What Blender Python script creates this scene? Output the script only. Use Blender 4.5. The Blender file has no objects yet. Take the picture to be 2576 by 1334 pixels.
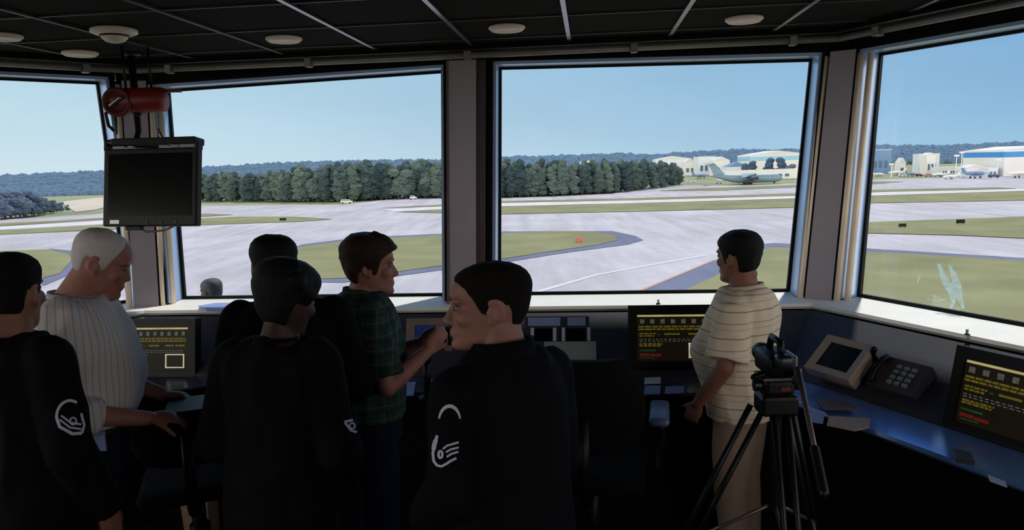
import bpy, bmesh, math, random
from mathutils import Vector, Matrix, Euler, noise
from mathutils.bvhtree import BVHTree
random.seed(7)
SC = bpy.context.scene
COL = SC.collection
R_ = math.radians
PI = math.pi

# ------------------------------------------------------------------ camera
F = 1900.0
CAM = Vector((0, 0, 2.06))
PITCH = math.atan(259 / F)
ROLL = R_(-1.75)
ROT = (Matrix.Rotation(PI / 2 - PITCH, 3, 'X') @ Matrix.Rotation(ROLL, 3, 'Z'))
cam_data = bpy.data.cameras.new('camera')
cam_data.sensor_width = 36
cam_data.lens = F / 2576 * 36
cam_data.clip_end = 20000
cam_data.clip_start = 0.05
cam = bpy.data.objects.new('camera', cam_data)
cam.matrix_world = Matrix.Translation(CAM) @ ROT.to_4x4()
COL.objects.link(cam)
SC.camera = cam
SC.view_settings.view_transform = 'Standard'
SC.view_settings.look = 'None'
SC.view_settings.exposure = 0
SC.cycles.max_bounces = 6
SC.cycles.diffuse_bounces = 3
SC.cycles.transparent_max_bounces = 16
SC.cycles.caustics_reflective = False
SC.cycles.caustics_refractive = False

def ray(px, py):
    return ROT @ Vector(((px - 1288) / F, -(py - 667) / F, -1))
def at_d(px, py, d):
    v = ray(px, py); return CAM + v * (d / v.y)
def at_z(px, py, z):
    v = ray(px, py); return CAM + v * ((z - CAM.z) / v.z)
def at_pl(px, py, p0, n):
    v = ray(px, py); return CAM + v * ((p0 - CAM).dot(n) / v.dot(n))
def project(p):
    q = ROT.transposed() @ (p - CAM)
    return (1288 + F * q.x / -q.z, 667 - F * q.y / -q.z)

# ------------------------------------------------------------------ materials
def s2l(c):
    return tuple(((x / 255) / 12.92 if x / 255 <= .04045 else ((x / 255 + .055) / 1.055) ** 2.4) for x in c)
MATS = {}
def mat(name, col, rough=.6, metal=0., var=.15, scale=8., spec=.5, bump=0., bscale=60., emit=0., sub=0., lin=False, sheen=0.):
    if name in MATS: return MATS[name]
    c = col if lin else s2l(col)
    m = bpy.data.materials.new(name); m.use_nodes = True
    nt = m.node_tree; b = nt.nodes['Principled BSDF']
    b.inputs['Roughness'].default_value = rough
    b.inputs['Metallic'].default_value = metal
    b.inputs['Specular IOR Level'].default_value = spec
    if sheen: b.inputs['Sheen Weight'].default_value = sheen
    tc = nt.nodes.new('ShaderNodeTexCoord')
    n = nt.nodes.new('ShaderNodeTexNoise'); n.inputs['Scale'].default_value = scale; n.inputs['Detail'].default_value = 4
    nt.links.new(tc.outputs['Object'], n.inputs['Vector'])
    r = nt.nodes.new('ShaderNodeMapRange')
    r.inputs['From Min'].default_value = .3; r.inputs['From Max'].default_value = .7
    r.inputs['To Min'].default_value = 1 - var; r.inputs['To Max'].default_value = 1 + var
    nt.links.new(n.outputs['Fac'], r.inputs['Value'])
    mx = nt.nodes.new('ShaderNodeVectorMath'); mx.operation = 'SCALE'
    mx.inputs[0].default_value = c
    nt.links.new(r.outputs['Result'], mx.inputs['Scale'])
    nt.links.new(mx.outputs['Vector'], b.inputs['Base Color'])
    if emit:
        nt.links.new(mx.outputs['Vector'], b.inputs['Emission Color']); b.inputs['Emission Strength'].default_value = emit
    if sub:
        b.inputs['Subsurface Weight'].default_value = sub
        b.inputs['Subsurface Radius'].default_value = (.012, .005, .003); b.inputs['Subsurface Scale'].default_value = 1
    if bump:
        n2 = nt.nodes.new('ShaderNodeTexNoise'); n2.inputs['Scale'].default_value = bscale; n2.inputs['Detail'].default_value = 3
        nt.links.new(tc.outputs['Object'], n2.inputs['Vector'])
        bp = nt.nodes.new('ShaderNodeBump'); bp.inputs['Strength'].default_value = bump; bp.inputs['Distance'].default_value = .01
        nt.links.new(n2.outputs['Fac'], bp.inputs['Height']); nt.links.new(bp.outputs['Normal'], b.inputs['Normal'])
    m['base'] = c
    MATS[name] = m
    return m

def stripe_mat(name, base, stripes, rough=.8, axis='Z', bump=.25):
    """cloth with woven stripes; stripes = list of (axis, period, width, offset, colour, opacity)"""
    m = bpy.data.materials.new(name); m.use_nodes = True
    nt = m.node_tree; b = nt.nodes['Principled BSDF']; b.inputs['Roughness'].default_value = rough
    b.inputs['Specular IOR Level'].default_value = .2
    tc = nt.nodes.new('ShaderNodeTexCoord'); sp = nt.nodes.new('ShaderNodeSeparateXYZ')
    nt.links.new(tc.outputs['Object'], sp.inputs[0])
    cur = nt.nodes.new('ShaderNodeRGB'); cur.outputs[0].default_value = (*s2l(base), 1); cur = cur.outputs[0]
    at = nt.nodes.new('ShaderNodeMath'); at.operation = 'ARCTAN2'; nt.links.new(sp.outputs['X'], at.inputs[0]); nt.links.new(sp.outputs['Y'], at.inputs[1])
    ar = nt.nodes.new('ShaderNodeMath'); ar.operation = 'MULTIPLY'; ar.inputs[1].default_value = .2; nt.links.new(at.outputs[0], ar.inputs[0])
    for (ax, per, wid, off, col, op) in stripes:
        a = nt.nodes.new('ShaderNodeMath'); a.operation = 'ADD'; a.inputs[1].default_value = off + 50 * per
        nt.links.new(ar.outputs[0] if ax == 'A' else sp.outputs[ax], a.inputs[0])
        md = nt.nodes.new('ShaderNodeMath'); md.operation = 'MODULO'; md.inputs[1].default_value = per
        nt.links.new(a.outputs[0], md.inputs[0])
        lt = nt.nodes.new('ShaderNodeMath'); lt.operation = 'LESS_THAN'; lt.inputs[1].default_value = wid
        nt.links.new(md.outputs[0], lt.inputs[0])
        mu = nt.nodes.new('ShaderNodeMath'); mu.operation = 'MULTIPLY'; mu.inputs[1].default_value = op
        nt.links.new(lt.outputs[0], mu.inputs[0])
        mi = nt.nodes.new('ShaderNodeMix'); mi.data_type = 'RGBA'
        nt.links.new(mu.outputs[0], mi.inputs[0]); nt.links.new(cur, mi.inputs[6])
        mi.inputs[7].default_value = (*s2l(col), 1); cur = mi.outputs[2]
    nt.links.new(cur, b.inputs['Base Color'])
    n2 = nt.nodes.new('ShaderNodeTexNoise'); n2.inputs['Scale'].default_value = 14; n2.inputs['Detail'].default_value = 3
    nt.links.new(tc.outputs['Object'], n2.inputs['Vector'])
    bp = nt.nodes.new('ShaderNodeBump'); bp.inputs['Strength'].default_value = bump; bp.inputs['Distance'].default_value = .03
    nt.links.new(n2.outputs['Fac'], bp.inputs['Height']); nt.links.new(bp.outputs['Normal'], b.inputs['Normal'])
    return m

def glass_mat():
    m = bpy.data.materials.new('window_glass'); m.use_nodes = True
    nt = m.node_tree; nt.nodes.clear()
    o = nt.nodes.new('ShaderNodeOutputMaterial')
    t = nt.nodes.new('ShaderNodeBsdfTransparent'); t.inputs[0].default_value = (.95, .97, .97, 1)
    g = nt.nodes.new('ShaderNodeBsdfGlossy'); g.inputs['Roughness'].default_value = .02
    x = nt.nodes.new('ShaderNodeMixShader'); x.inputs[0].default_value = .035
    nt.links.new(t.outputs[0], x.inputs[1]); nt.links.new(g.outputs[0], x.inputs[2]); nt.links.new(x.outputs[0], o.inputs[0])
    return m
GLASS = glass_mat()

M = dict(
    ceiling=mat('ceiling_tile_dark', (24, 19, 19), .95, spec=.08, var=.2, scale=30, bump=.4, bscale=200),
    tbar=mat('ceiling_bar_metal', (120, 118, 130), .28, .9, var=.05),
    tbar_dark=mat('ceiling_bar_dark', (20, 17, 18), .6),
    wall=mat('dark_wall', (36, 32, 33), .7, var=.1),
    black=mat('black_frame', (10, 10, 12), .5, var=.1, spec=.2),
    reveal=mat('reveal_aluminium', (190, 215, 255), .3, .3, var=.06, scale=3),
    pillar=mat('pillar_grey', (168, 158, 166), .5, .1, var=.06, scale=3),
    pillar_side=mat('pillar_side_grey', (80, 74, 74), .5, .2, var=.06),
    tube=mat('cream_tube', (240, 218, 194), .4, .1, var=.05),
    sill=mat('white_sill', (246, 242, 236), .5, var=.04),
    floor=mat('dark_carpet', (16, 15, 16), .95, var=.2, scale=60, bump=.4, bscale=300),
    console=mat('console_grey_laminate', (50, 50, 62), .6, var=.08),
    desk=mat('desk_laminate', (60, 64, 78), .25, var=.05, spec=.7),
    desk_sky_sheen=mat('desk_painted_sky_sheen', (130, 175, 250), .2, .45, var=.06, spec=.9),  # blue base colour stands in for the sky reflected in the desk
    base=mat('console_base_black', (10, 10, 11), .8, spec=.15),
    screen_black=mat('black_plastic', (9, 9, 11), .45, var=.1, spec=.25),
    screen_glass=mat('dark_display_glass', (12, 11, 11), .2, var=.1, spec=.2),
    beige=mat('beige_plastic', (176, 152, 134), .55, var=.06),
    paper=mat('paper_white', (196, 204, 226), .8, var=.04),
    paper_blue=mat('paper_blue', (140, 156, 206), .8, var=.06),
    paper_grey=mat('paper_grey', (150, 160, 158), .8, var=.06),
    white=mat('white_plastic', (236, 212, 204), .5, var=.05),
    red=mat('red_enamel', (118, 24, 18), .45, var=.12),
    darkred=mat('dark_red', (88, 16, 14), .6),
    steel=mat('brushed_steel', (170, 168, 170), .3, .8, var=.08),
    yellow=mat('screen_yellow', (112, 102, 24), .6, emit=.4, var=.4, scale=90),
    cream_line=mat('screen_cream', (190, 176, 116), .6, emit=.6),
    white_line=mat('screen_white_box', (205, 200, 170), .6, emit=.55),
    grey_line=mat('screen_grey', (110, 110, 100), .6, emit=.28, var=.4, scale=90),
    red_line=mat('screen_red', (130, 28, 18), .6, emit=.3, var=.3, scale=60),
    green_line=mat('screen_green', (20, 84, 40), .6, emit=.35, var=.3, scale=60),
    screen_blue=mat('screen_blue', (42, 58, 120), .3, emit=.12, var=.5, scale=20),
    screen_brown=mat('screen_brown', (30, 24, 16), .35, emit=.35, spec=.12),
)

# ------------------------------------------------------------------ mesh helpers
def link(name, me, m=None, parent=None, smooth=False):
    o = bpy.data.objects.new(name, me)
    COL.objects.link(o)
    if m: me.materials.append(m)
    if parent: o.parent = parent
    if smooth:
        for p in me.polygons: p.use_smooth = True
    return o
def obj(name, bm, m=None, parent=None, smooth=False, recalc=True):
    me = bpy.data.meshes.new(name)
    if recalc: bmesh.ops.recalc_face_normals(bm, faces=bm.faces)
    bm.to_mesh(me); bm.free()
    return link(name, me, m, parent, smooth)
def tag(o, label=None, cat=None, group=None, kind=None):
    if label: o['label'] = label
    if cat: o['category'] = cat
    if group: o['group'] = group
    if kind: o['kind'] = kind
    return o
def struct(name, bm, m, smooth=False, label=None, parent=None):
    o = obj(name, bm, m, parent, smooth)
    if not parent: o['kind'] = 'structure'
    if label: o['label'] = label
    return o
def empty(name, loc=(0, 0, 0), label=None, cat=None, group=None, rot=None):
    o = bpy.data.objects.new(name, None); COL.objects.link(o); o.location = loc
    if rot is not None: o.rotation_euler = rot
    o.empty_display_size = .1
    return tag(o, label, cat, group)
def NB(): return bmesh.new()
def hexa(bm, a, b):
    """solid from two matching loops a and b (lists of points)"""
    va = [bm.verts.new(p) for p in a]; vb = [bm.verts.new(p) for p in b]
    n = len(a)
    bm.faces.new(va); bm.faces.new(list(reversed(vb)))
    for i in range(n):
        bm.faces.new((va[i], vb[i], vb[(i + 1) % n], va[(i + 1) % n]))
def box(bm, lo, hi, mtx=None, bev=0):
    lo = Vector(lo); hi = Vector(hi)
    t = bmesh.new()
    bmesh.ops.create_cube(t, size=1)
    for v in t.verts:
        v.co = Vector([(lo[i] + hi[i]) / 2 + v.co[i] * (hi[i] - lo[i]) for i in range(3)])
    if bev: bmesh.ops.bevel(t, geom=t.edges[:], offset=bev, segments=2, affect='EDGES', profile=.5)
    merge(bm, t, mtx)
def merge(bm, t, mtx=None):
    if mtx is not None: bmesh.ops.transform(t, matrix=mtx, verts=t.verts)
    mp = {}
    for v in t.verts: mp[v] = bm.verts.new(v.co)
    for f in t.faces:
        try: bm.faces.new([mp[v] for v in f.verts])
        except ValueError: pass
    t.free()
def frame_of(d):
    d = d.normalized()
    a = Vector((0, 0, 1)) if abs(d.z) < .9 else Vector((1, 0, 0))
    x = d.cross(a).normalized(); y = d.cross(x).normalized()
    return x, y
def tube(bm, pts, radii, seg=12, caps=True, round_ends=False):
    pts = [Vector(p) for p in pts]
    if not hasattr(radii, '__len__'): radii = [radii] * len(pts)
    if round_ends:
        d0 = (pts[0] - pts[1]).normalized(); d1 = (pts[-1] - pts[-2]).normalized()
        P, Rr = [], []
        for a in (80, 60, 35, 15):
            P.append(pts[0] + d0 * radii[0] * math.sin(R_(a))); Rr.append(radii[0] * math.cos(R_(a)))
        P += pts; Rr += list(radii)
        for a in (15, 35, 60, 80):
            P.append(pts[-1] + d1 * radii[-1] * math.sin(R_(a))); Rr.append(radii[-1] * math.cos(R_(a)))
        pts, radii = P, Rr
    prev = None; rings = []
    for i, p in enumerate(pts):
        d = (pts[min(i + 1, len(pts) - 1)] - pts[max(i - 1, 0)])
        if d.length < 1e-9: d = Vector((0, 0, 1))
        d.normalize()
        if prev is None: x, y = frame_of(d)
        else:
            x = prev - d * prev.dot(d)
            if x.length < 1e-6: x, _ = frame_of(d)
            x.normalize(); y = d.cross(x)
        prev = x; y = d.cross(x)
        rings.append([bm.verts.new(p + (x * math.cos(2 * PI * k / seg) + y * math.sin(2 * PI * k / seg)) * radii[i]) for k in range(seg)])
    for a, b in zip(rings, rings[1:]):
        for k in range(seg):
            bm.faces.new((a[k], a[(k + 1) % seg], b[(k + 1) % seg], b[k]))
    if caps:
        bm.faces.new(list(reversed(rings[0]))); bm.faces.new(rings[-1])
def rings_loft(bm, rings):
    """rings: list of lists of points -> closed solid"""
    rs = [[bm.verts.new(p) for p in r] for r in rings]
    n = len(rs[0])
    for a, b in zip(rs, rs[1:]):
        for k in range(n): bm.faces.new((a[k], a[(k + 1) % n], b[(k + 1) % n], b[k]))
    bm.faces.new(list(reversed(rs[0]))); bm.faces.new(rs[-1])
def ell(bm, c, r, rot=None, seg=20, rng=14):
    t = bmesh.new(); bmesh.ops.create_uvsphere(t, u_segments=seg, v_segments=rng, radius=1)
    mt = Matrix.Diagonal((*r, 1))
    if rot is not None: mt = rot.to_4x4() @ mt
    merge(bm, t, Matrix.Translation(Vector(c)) @ mt)
def lathe(bm, prof, seg=28, mtx=None):
    """prof: list of (r, z)"""
    t = bmesh.new(); rs = []
    for r, z in prof:
        rs.append([t.verts.new((r * math.cos(2 * PI * k / seg), r * math.sin(2 * PI * k / seg), z)) for k in range(seg)])
    for a, b in zip(rs, rs[1:]):
        for k in range(seg): t.faces.new((a[k], a[(k + 1) % seg], b[(k + 1) % seg], b[k]))
    t.faces.new(list(reversed(rs[0]))); t.faces.new(rs[-1])
    merge(bm, t, mtx)
def quad(bm, pts):
    bm.faces.new([bm.verts.new(p) for p in pts])
def slab(bm, pts, thick_vec):
    a = [Vector(p) for p in pts]; hexa(bm, a, [p + Vector(thick_vec) for p in a])
def remesh(bm, voxel, smooth=3, fac=.5):
    me = bpy.data.meshes.new('tmp'); bm.to_mesh(me); bm.free()
    o = bpy.data.objects.new('tmp', me); COL.objects.link(o)
    r = o.modifiers.new('r', 'REMESH'); r.mode = 'VOXEL'; r.voxel_size = voxel
    if smooth:
        s = o.modifiers.new('s', 'SMOOTH'); s.iterations = smooth; s.factor = fac
    dg = bpy.context.evaluated_depsgraph_get(); dg.update()
    out = bpy.data.meshes.new_from_object(o.evaluated_get(dg))
    bpy.data.objects.remove(o); bpy.data.meshes.remove(me)
    for p in out.polygons: p.use_smooth = True
    return out
def copy_tree(o, parent=None):
    c = o.copy(); COL.objects.link(c); c.parent = parent
    for ch in list(o.children): copy_tree(ch, c)
    return c

# ------------------------------------------------------------------ the cab: hexagon of leaning windows
ZS = 1.20                         # height of the glass foot
TILT = math.tan(R_(15))           # panes lean outward at the top
T30 = math.tan(R_(30))
UP = Vector((0, 0, 1))
def rotz(v, deg):
    return Matrix.Rotation(R_(deg), 3, 'Z') @ v
A1 = at_z(430, 752, ZS); A2 = at_z(1985, 733, ZS)
uA = (A2 - A1); uA.z = 0; uA.normalize()
TURN_C = 50
uB = rotz(uA, -60); uC = rotz(uA, TURN_C); uD = rotz(uA, -120); uE = rotz(uA, TURN_C + 62)
def isect(p, u, q, v):
    den = u.x * v.y - u.y * v.x
    t = ((q.x - p.x) * v.y - (q.y - p.y) * v.x) / den
    return p + u * t
B1 = at_z(2160, 745, ZS); C1 = at_z(318, 742, ZS)
C1 = at_z(388, 751.5, ZS); P_CA = isect(C1, uC, A1, uA); P_AB = isect(A1, uA, B1, uB)
L = (P_AB - P_CA).length
P_BD = P_AB + uB * L; P_DF = P_BD + uD * L
P_EC = P_CA - uC * L; P_FE = P_EC - uE * L
class Wall:
    def __init__(s, p0, u, length):
        s.p0 = p0.copy(); s.u = u.copy(); s.L = length
        s.n = Vector((u.y, -u.x, 0))          # inward normal
        s.N = (s.n - UP * 0 + UP * TILT * 1).normalized()
        s.N = (s.n + UP * TILT).normalized()
    def p(s, a, z, k=0.):                      # leaning with the glass
        return s.p0 + s.u * a + UP * (z - ZS) - s.n * ((z - ZS) * TILT) + s.n * k
    def f(s, a, z, k=0.):                      # upright
        return s.p0 + s.u * a + UP * (z - ZS) + s.n * k
    def sz(s, px, py, k=0.):                   # pixel -> (along, height) on the leaning plane
        q = at_pl(px, py, s.p0 + s.n * k, s.N)
        return ((q - s.p0).dot(s.u), q.z)
    m0 = m1 = T30                              # mitre at either end
    def a0(s, z, k): return -(z - ZS) * TILT * s.m0 + k * s.m0
    def a1(s, z, k): return s.L + (z - ZS) * TILT * s.m1 - k * s.m1
WA = Wall(P_CA, uA, L); WB = Wall(P_AB, uB, L); WC = Wall(P_EC, uC, L)
WD = Wall(P_BD, uD, L); WE = Wall(P_FE, uE, L)
WF = Wall(P_DF, (P_FE - P_DF).normalized(), (P_FE - P_DF).length)
ORD = [WC, WA, WB, WD, WF, WE]
for _a, _b in zip(ORD, ORD[1:] + ORD[:1]):
    _t = math.tan(_a.u.angle(_b.u) / 2); _a.m1 = _t; _b.m0 = _t
CEN = (P_CA + P_AB + P_BD + P_DF + P_FE + P_EC) / 6
ZC = 2.80                          # ceiling
RV = .17                           # reveal depth
print('L', L, 'cen', CEN, 'P_CA', P_CA, 'P_AB', P_AB)

def poly_ring(z, k, flat=False):
    out = []
    for w in (WA, WB, WD, WF, WE, WC):
        a = w.a0(z, k) if not flat else k * w.m0
        out.append(w.p(a, z, k) if not flat else w.f(a, z, k))
    return out

# floor, ceiling, roof
bm = NB(); hexa(bm, [Vector((p.x, p.y, -.25)) for p in poly_ring(ZS, -.05, True)], [Vector((p.x, p.y, 0)) for p in poly_ring(ZS, -.05, True)])
struct('floor', bm, M['floor'])
bm = NB(); hexa(bm, poly_ring(ZC, -.02), [p + UP * .06 for p in poly_ring(ZC, -.02)])
struct('ceiling', bm, M['ceiling'])
bm = NB(); hexa(bm, [p + UP * .07 for p in poly_ring(ZC, -.04)], [p + UP * .4 for p in poly_ring(ZC, -.04)])
hexa(bm, [WA.p(.3, ZC + .08, -.03), WA.p(L - .3, ZC + .08, -.03), WA.p(L - .3, ZC + .08, -.26), WA.p(.3, ZC + .08, -.26)],
     [WA.p(.3, ZC + .2, -.03), WA.p(L - .3, ZC + .2, -.03), WA.p(L - .3, ZC + .2, -.26), WA.p(.3, ZC + .2, -.26)])  # unseen front eave, added to cut how far sun reaches past the ledge
struct('roof', bm, M['wall'])
bm = NB()
ro = [Vector((p.x, p.y, -.75)) for p in poly_ring(ZS, -1.9, True)]; ri = [Vector((p.x, p.y, -.75)) for p in poly_ring(ZS, -.02, True)]
for i in range(6):
    j = (i + 1) % 6
    hexa(bm, [ro[i], ro[j], ri[j], ri[i]], [q + UP * .12 for q in (ro[i], ro[j], ri[j], ri[i])])
struct('trim_1', bm, M['wall'], label='outside walkway ring around the tower cab')

# low walls and head beams
def side_wall(nm, w):
    bm = NB()
    hexa(bm, [w.f(0, -.2, 0), w.f(w.L, -.2, 0), w.f(w.L - .05, -.2, .08), w.f(.05, -.2, .08)],
         [w.f(0, ZS - .012, 0), w.f(w.L, ZS - .012, 0), w.f(w.L - .05, ZS - .012, .08), w.f(.05, ZS - .012, .08)])
    return struct(nm, bm, M['wall'])
side_wall('wall_front', WA); side_wall('wall_right', WB); side_wall('wall_left', WC)
side_wall('wall_rear_right', WD); side_wall('wall_rear_left', WE)
bm = NB()
hexa(bm, [WF.f(0, 0, 0), WF.f(WF.L, 0, 0), WF.f(WF.L, 0, .1), WF.f(0, 0, .1)], [WF.f(0, ZC + .05, 0), WF.f(WF.L, ZC + .05, 0), WF.f(WF.L, ZC + .05, .1), WF.f(0, ZC + .05, .1)])
struct('wall_back', bm, M['wall'])
for w in (WA, WB, WC, WD, WE, WF): pass

# window openings, measured on the glass plane
def q4(w, tl, tr, br, bl): return [w.sz(*tl), w.sz(*tr), w.sz(*br), w.sz(*bl)]
w2 = q4(WA, (424, 226), (1121, 178), (1125, 742), (463, 751))
w3 = q4(WA, (1256, 170), (2041, 149), (1985, 734), (1254, 743))
b_tl = WB.sz(2219, 129); b_bl = WB.sz(2162, 745)
c_tr = WC.sz(246, 206); c_br = WC.sz(326, 760)
print('w2', w2); print('w3', w3); print('b', b_tl, b_bl, 'c', c_tr, c_br)
ZT_B = WB.sz(2400, 104)[1]; ZT_C = WC.sz(100, 200)[1]
print('tops', ZT_B, ZT_C)
MID = L / 2
def mirror(pts): return None
b_top_end = WB.sz(2576, 79); b_bot_end = WB.sz(2576, 826)
def lerp(a, b, t): return a + (b - a) * t
def pane_from(w, left_t, left_b, zt, zb, right_t, right_b):
    return [(left_t, zt), (right_t, zt), (right_b, zb), (left_b, zb)]
# right wall: two panes, only the first in view; left wall: likewise
gap = w3[0][0] - w2[1][0]
zt_b = (b_tl[1] + b_top_end[1]) / 2
bw = [(b_tl[0], zt_b), (MID - gap / 2, zt_b), (MID - gap / 2, ZS), (b_bl[0], ZS)]
bw2 = [(MID + gap / 2, zt_b), (L - b_tl[0], zt_b), (L - b_bl[0], ZS), (MID + gap / 2, ZS)]
zt_c = ZT_C
cw = [(MID + gap / 2, zt_c), (c_tr[0], zt_c), (c_br[0], ZS), (MID + gap / 2, ZS)]
cw2 = [(L - c_tr[0], zt_c), (MID - gap / 2, zt_c), (MID - gap / 2, ZS), (L - c_br[0], ZS)]
EXTRA = []
def window(idx, w, g, label):
    g = [(a, max(z, ZS) if i > 1 else z) for i, (a, z) in enumerate(g)]
    g = [g[0], g[1], (g[2][0], ZS), (g[3][0], ZS)]
    root = bpy.data.objects.new('window_%d' % idx, None); COL.objects.link(root); root['kind'] = 'structure'; root['label'] = label
    bm = NB()
    slab(bm, [w.p(a, z, 0) for a, z in g], -w.N * .012)
    obj('pane', bm, GLASS, root)
    # thin black gasket round the pane
    bm = NB(); e = .018
    ca = sum(a for a, z in g) / 4; cz = sum(z for a, z in g) / 4
    def ins(a, z, d): return (a + (d if a < ca else -d), z + (d if z < cz else -d))
    outer = g; inner = [ins(a, z, e) for a, z in g]
    for i in range(4):
        j = (i + 1) % 4
        A = [w.p(*outer[i], .0), w.p(*outer[j], .0), w.p(*inner[j], .0), w.p(*inner[i], .0)]
        hexa(bm, A, [p + w.n * .022 for p in A])
    obj('gasket', bm, M['black'], root)
    # deep aluminium reveal on the jambs and head
    bm = NB()
    for i in (0, 1, 3):
        j = (i + 1) % 4
        o1 = [(outer[i][0], outer[i][1]), (outer[j][0], outer[j][1])]
        out = [(a + (-.02 if a < ca else .02), z + (.02 if z > cz else 0)) for a, z in o1]
        A = [w.p(*o1[0], .02), w.p(*o1[1], .02), w.p(*out[1], .02), w.p(*out[0], .02)]
        hexa(bm, A, [p + w.n * (RV - .02) for p in A])
    obj('reveal', bm, M['reveal'], root)
    # black inner frame strip
    bm = NB(); t = .035
    o2 = [(a + (-.02 if a < ca else .02), z + (.02 if z > cz else 0)) for a, z in g]
    o3 = [(a + (-t if a < ca else t), z + (t * 1.2 if z > cz else 0)) for a, z in o2]
    for i in (0, 1, 3):
        j = (i + 1) % 4
        A = [w.p(*g[i], RV), w.p(*g[j], RV), w.p(*o3[j], RV), w.p(*o3[i], RV)]
        A = [w.p(*o2[i], RV - .01), w.p(*o2[j], RV - .01), w.p(*o3[j], RV - .01), w.p(*o3[i], RV - .01)]
        hexa(bm, A, [p + w.n * .03 for p in A])
    obj('inner_frame', bm, M['black'], root)
    return root, g
win = []
win.append(window(1, WC, cw, 'window in the left wall beside the hanging monitor'))
win.append(window(2, WA, w2, 'front window between the hanging monitor and the central mullion'))
win.append(window(3, WA, w3, 'front window right of the central mullion showing the parked aircraft'))
win.append(window(4, WB, bw, 'window in the right wall above the beige monitor'))
window(5, WC, cw2, 'far half window of the left wall')
window(6, WB, bw2, 'far half window of the right wall')
for i, w in enumerate((WD, WE)):
    zt = 2.68
    window(7 + 2 * i, w, [(.35, zt), (MID - .15, zt), (MID - .15, ZS), (.25, ZS)], 'rear window behind the viewer')
    window(8 + 2 * i, w, [(MID + .15, zt), (L - .35, zt), (L - .25, ZS), (MID + .15, ZS)], 'rear window behind the viewer')

# head beams (fascia between the windows and the ceiling)
for nm, w, zt in (('trim_2', WA, max(w2[0][1], w3[0][1])), ('trim_3', WB, zt_b), ('trim_4', WC, zt_c), ('trim_5', WD, 2.68), ('trim_6', WE, 2.68)):
    bm = NB()
    zl = zt + .022
    if w is WA: zl = min(w2[0][1], w2[1][1], w3[0][1], w3[1][1]) + .022
    sec = [(zl if w is not WA else zl, -.03), (ZC + .05, -.03), (ZC + .05, RV + .05), (zl + .05, RV + .05)]
    if w is WA:
        # follow the head line of the two panes
        segs = [(w.a0(ZC, 0), w2[0][1], w2[0][0]), ]
        hl = [(w.a0(2.7, 0) - .05, w2[0][1]), w2[0], w2[1], w3[0], w3[1], (w.a1(2.7, 0) + .05, w3[1][1])]
        for (a, z), (b, y) in zip(hl, hl[1:]):
            z += .022; y += .022
            hexa(bm, [w.p(a, z, -.03), w.p(a, ZC + .05, -.03), w.p(a, ZC + .05, RV + .02), w.p(a, z + .03, RV + .02)],
                 [w.p(b, y, -.03), w.p(b, ZC + .05, -.03), w.p(b, ZC + .05, RV + .02), w.p(b, y + .03, RV + .02)])
    else:
        hexa(bm, [w.p(w.a0(z, k), z, k) for z, k in sec], [w.p(w.a1(z, k), z, k) for z, k in sec])
    struct(nm, bm, M['black'])

# central mullions: fill between the panes, plus a grey cover strip
def mullion(n, w, gl, gr, zt):
    """gl, gr: right edge of left pane, left edge of right pane -> (top a, bottom a)"""
    root = bpy.data.objects.new('trim_%d' % n, None); COL.objects.link(root); root['kind'] = 'structure'
    root['label'] = 'grey mullion post between two window panes'
    bm = NB()
    z0, z1 = ZS - .02, zt
    e = .02
    A = [w.p(gl[1] + e, z0, -.03), w.p(gr[1] - e, z0, -.03), w.p(gr[1] - e, z0, RV + .01), w.p(gl[1] + e, z0, RV + .01)]
    B = [w.p(gl[0] + e, z1, -.03), w.p(gr[0] - e, z1, -.03), w.p(gr[0] - e, z1, RV + .01), w.p(gl[0] + e, z1, RV + .01)]
    hexa(bm, A, B); obj('core', bm, M['black'], root)
    def strip(nm, f0, f1, k0, k1, m):
        bm = NB()
        def pp(z, f, k):
            a = lerp(gl[1], gr[1], f) if z == z0 else lerp(gl[0], gr[0], f)
            return w.p(a, z, k)
        hexa(bm, [pp(z0, f0, k0), pp(z0, f1, k0), pp(z0, f1, k1), pp(z0, f0, k1)], [pp(z1, f0, k0), pp(z1, f1, k0), pp(z1, f1, k1), pp(z1, f0, k1)])
        obj(nm, bm, m, root)
    strip('cover_plate', .17, .66, RV + .01, RV + .07, M['pillar'])
    strip('edge_strip', .13, .17, RV + .01, RV + .075, M['tube_dim'])
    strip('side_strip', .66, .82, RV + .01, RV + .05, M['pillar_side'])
    return root
M['tube_dim'] = mat('dull_bronze_strip', (120, 100, 96), .4, .3)
mullion(7, WA, (w2[1][0], w2[2][0]), (w3[0][0], w3[3][0]), w3[0][1] + .03)
mullion(8, WB, (bw[1][0], bw[2][0]), (bw2[0][0], bw2[3][0]), zt_b + .03)
mullion(9, WC, (cw2[1][0], cw2[2][0]), (cw[0][0], cw[3][0]), zt_c + .03)

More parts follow.
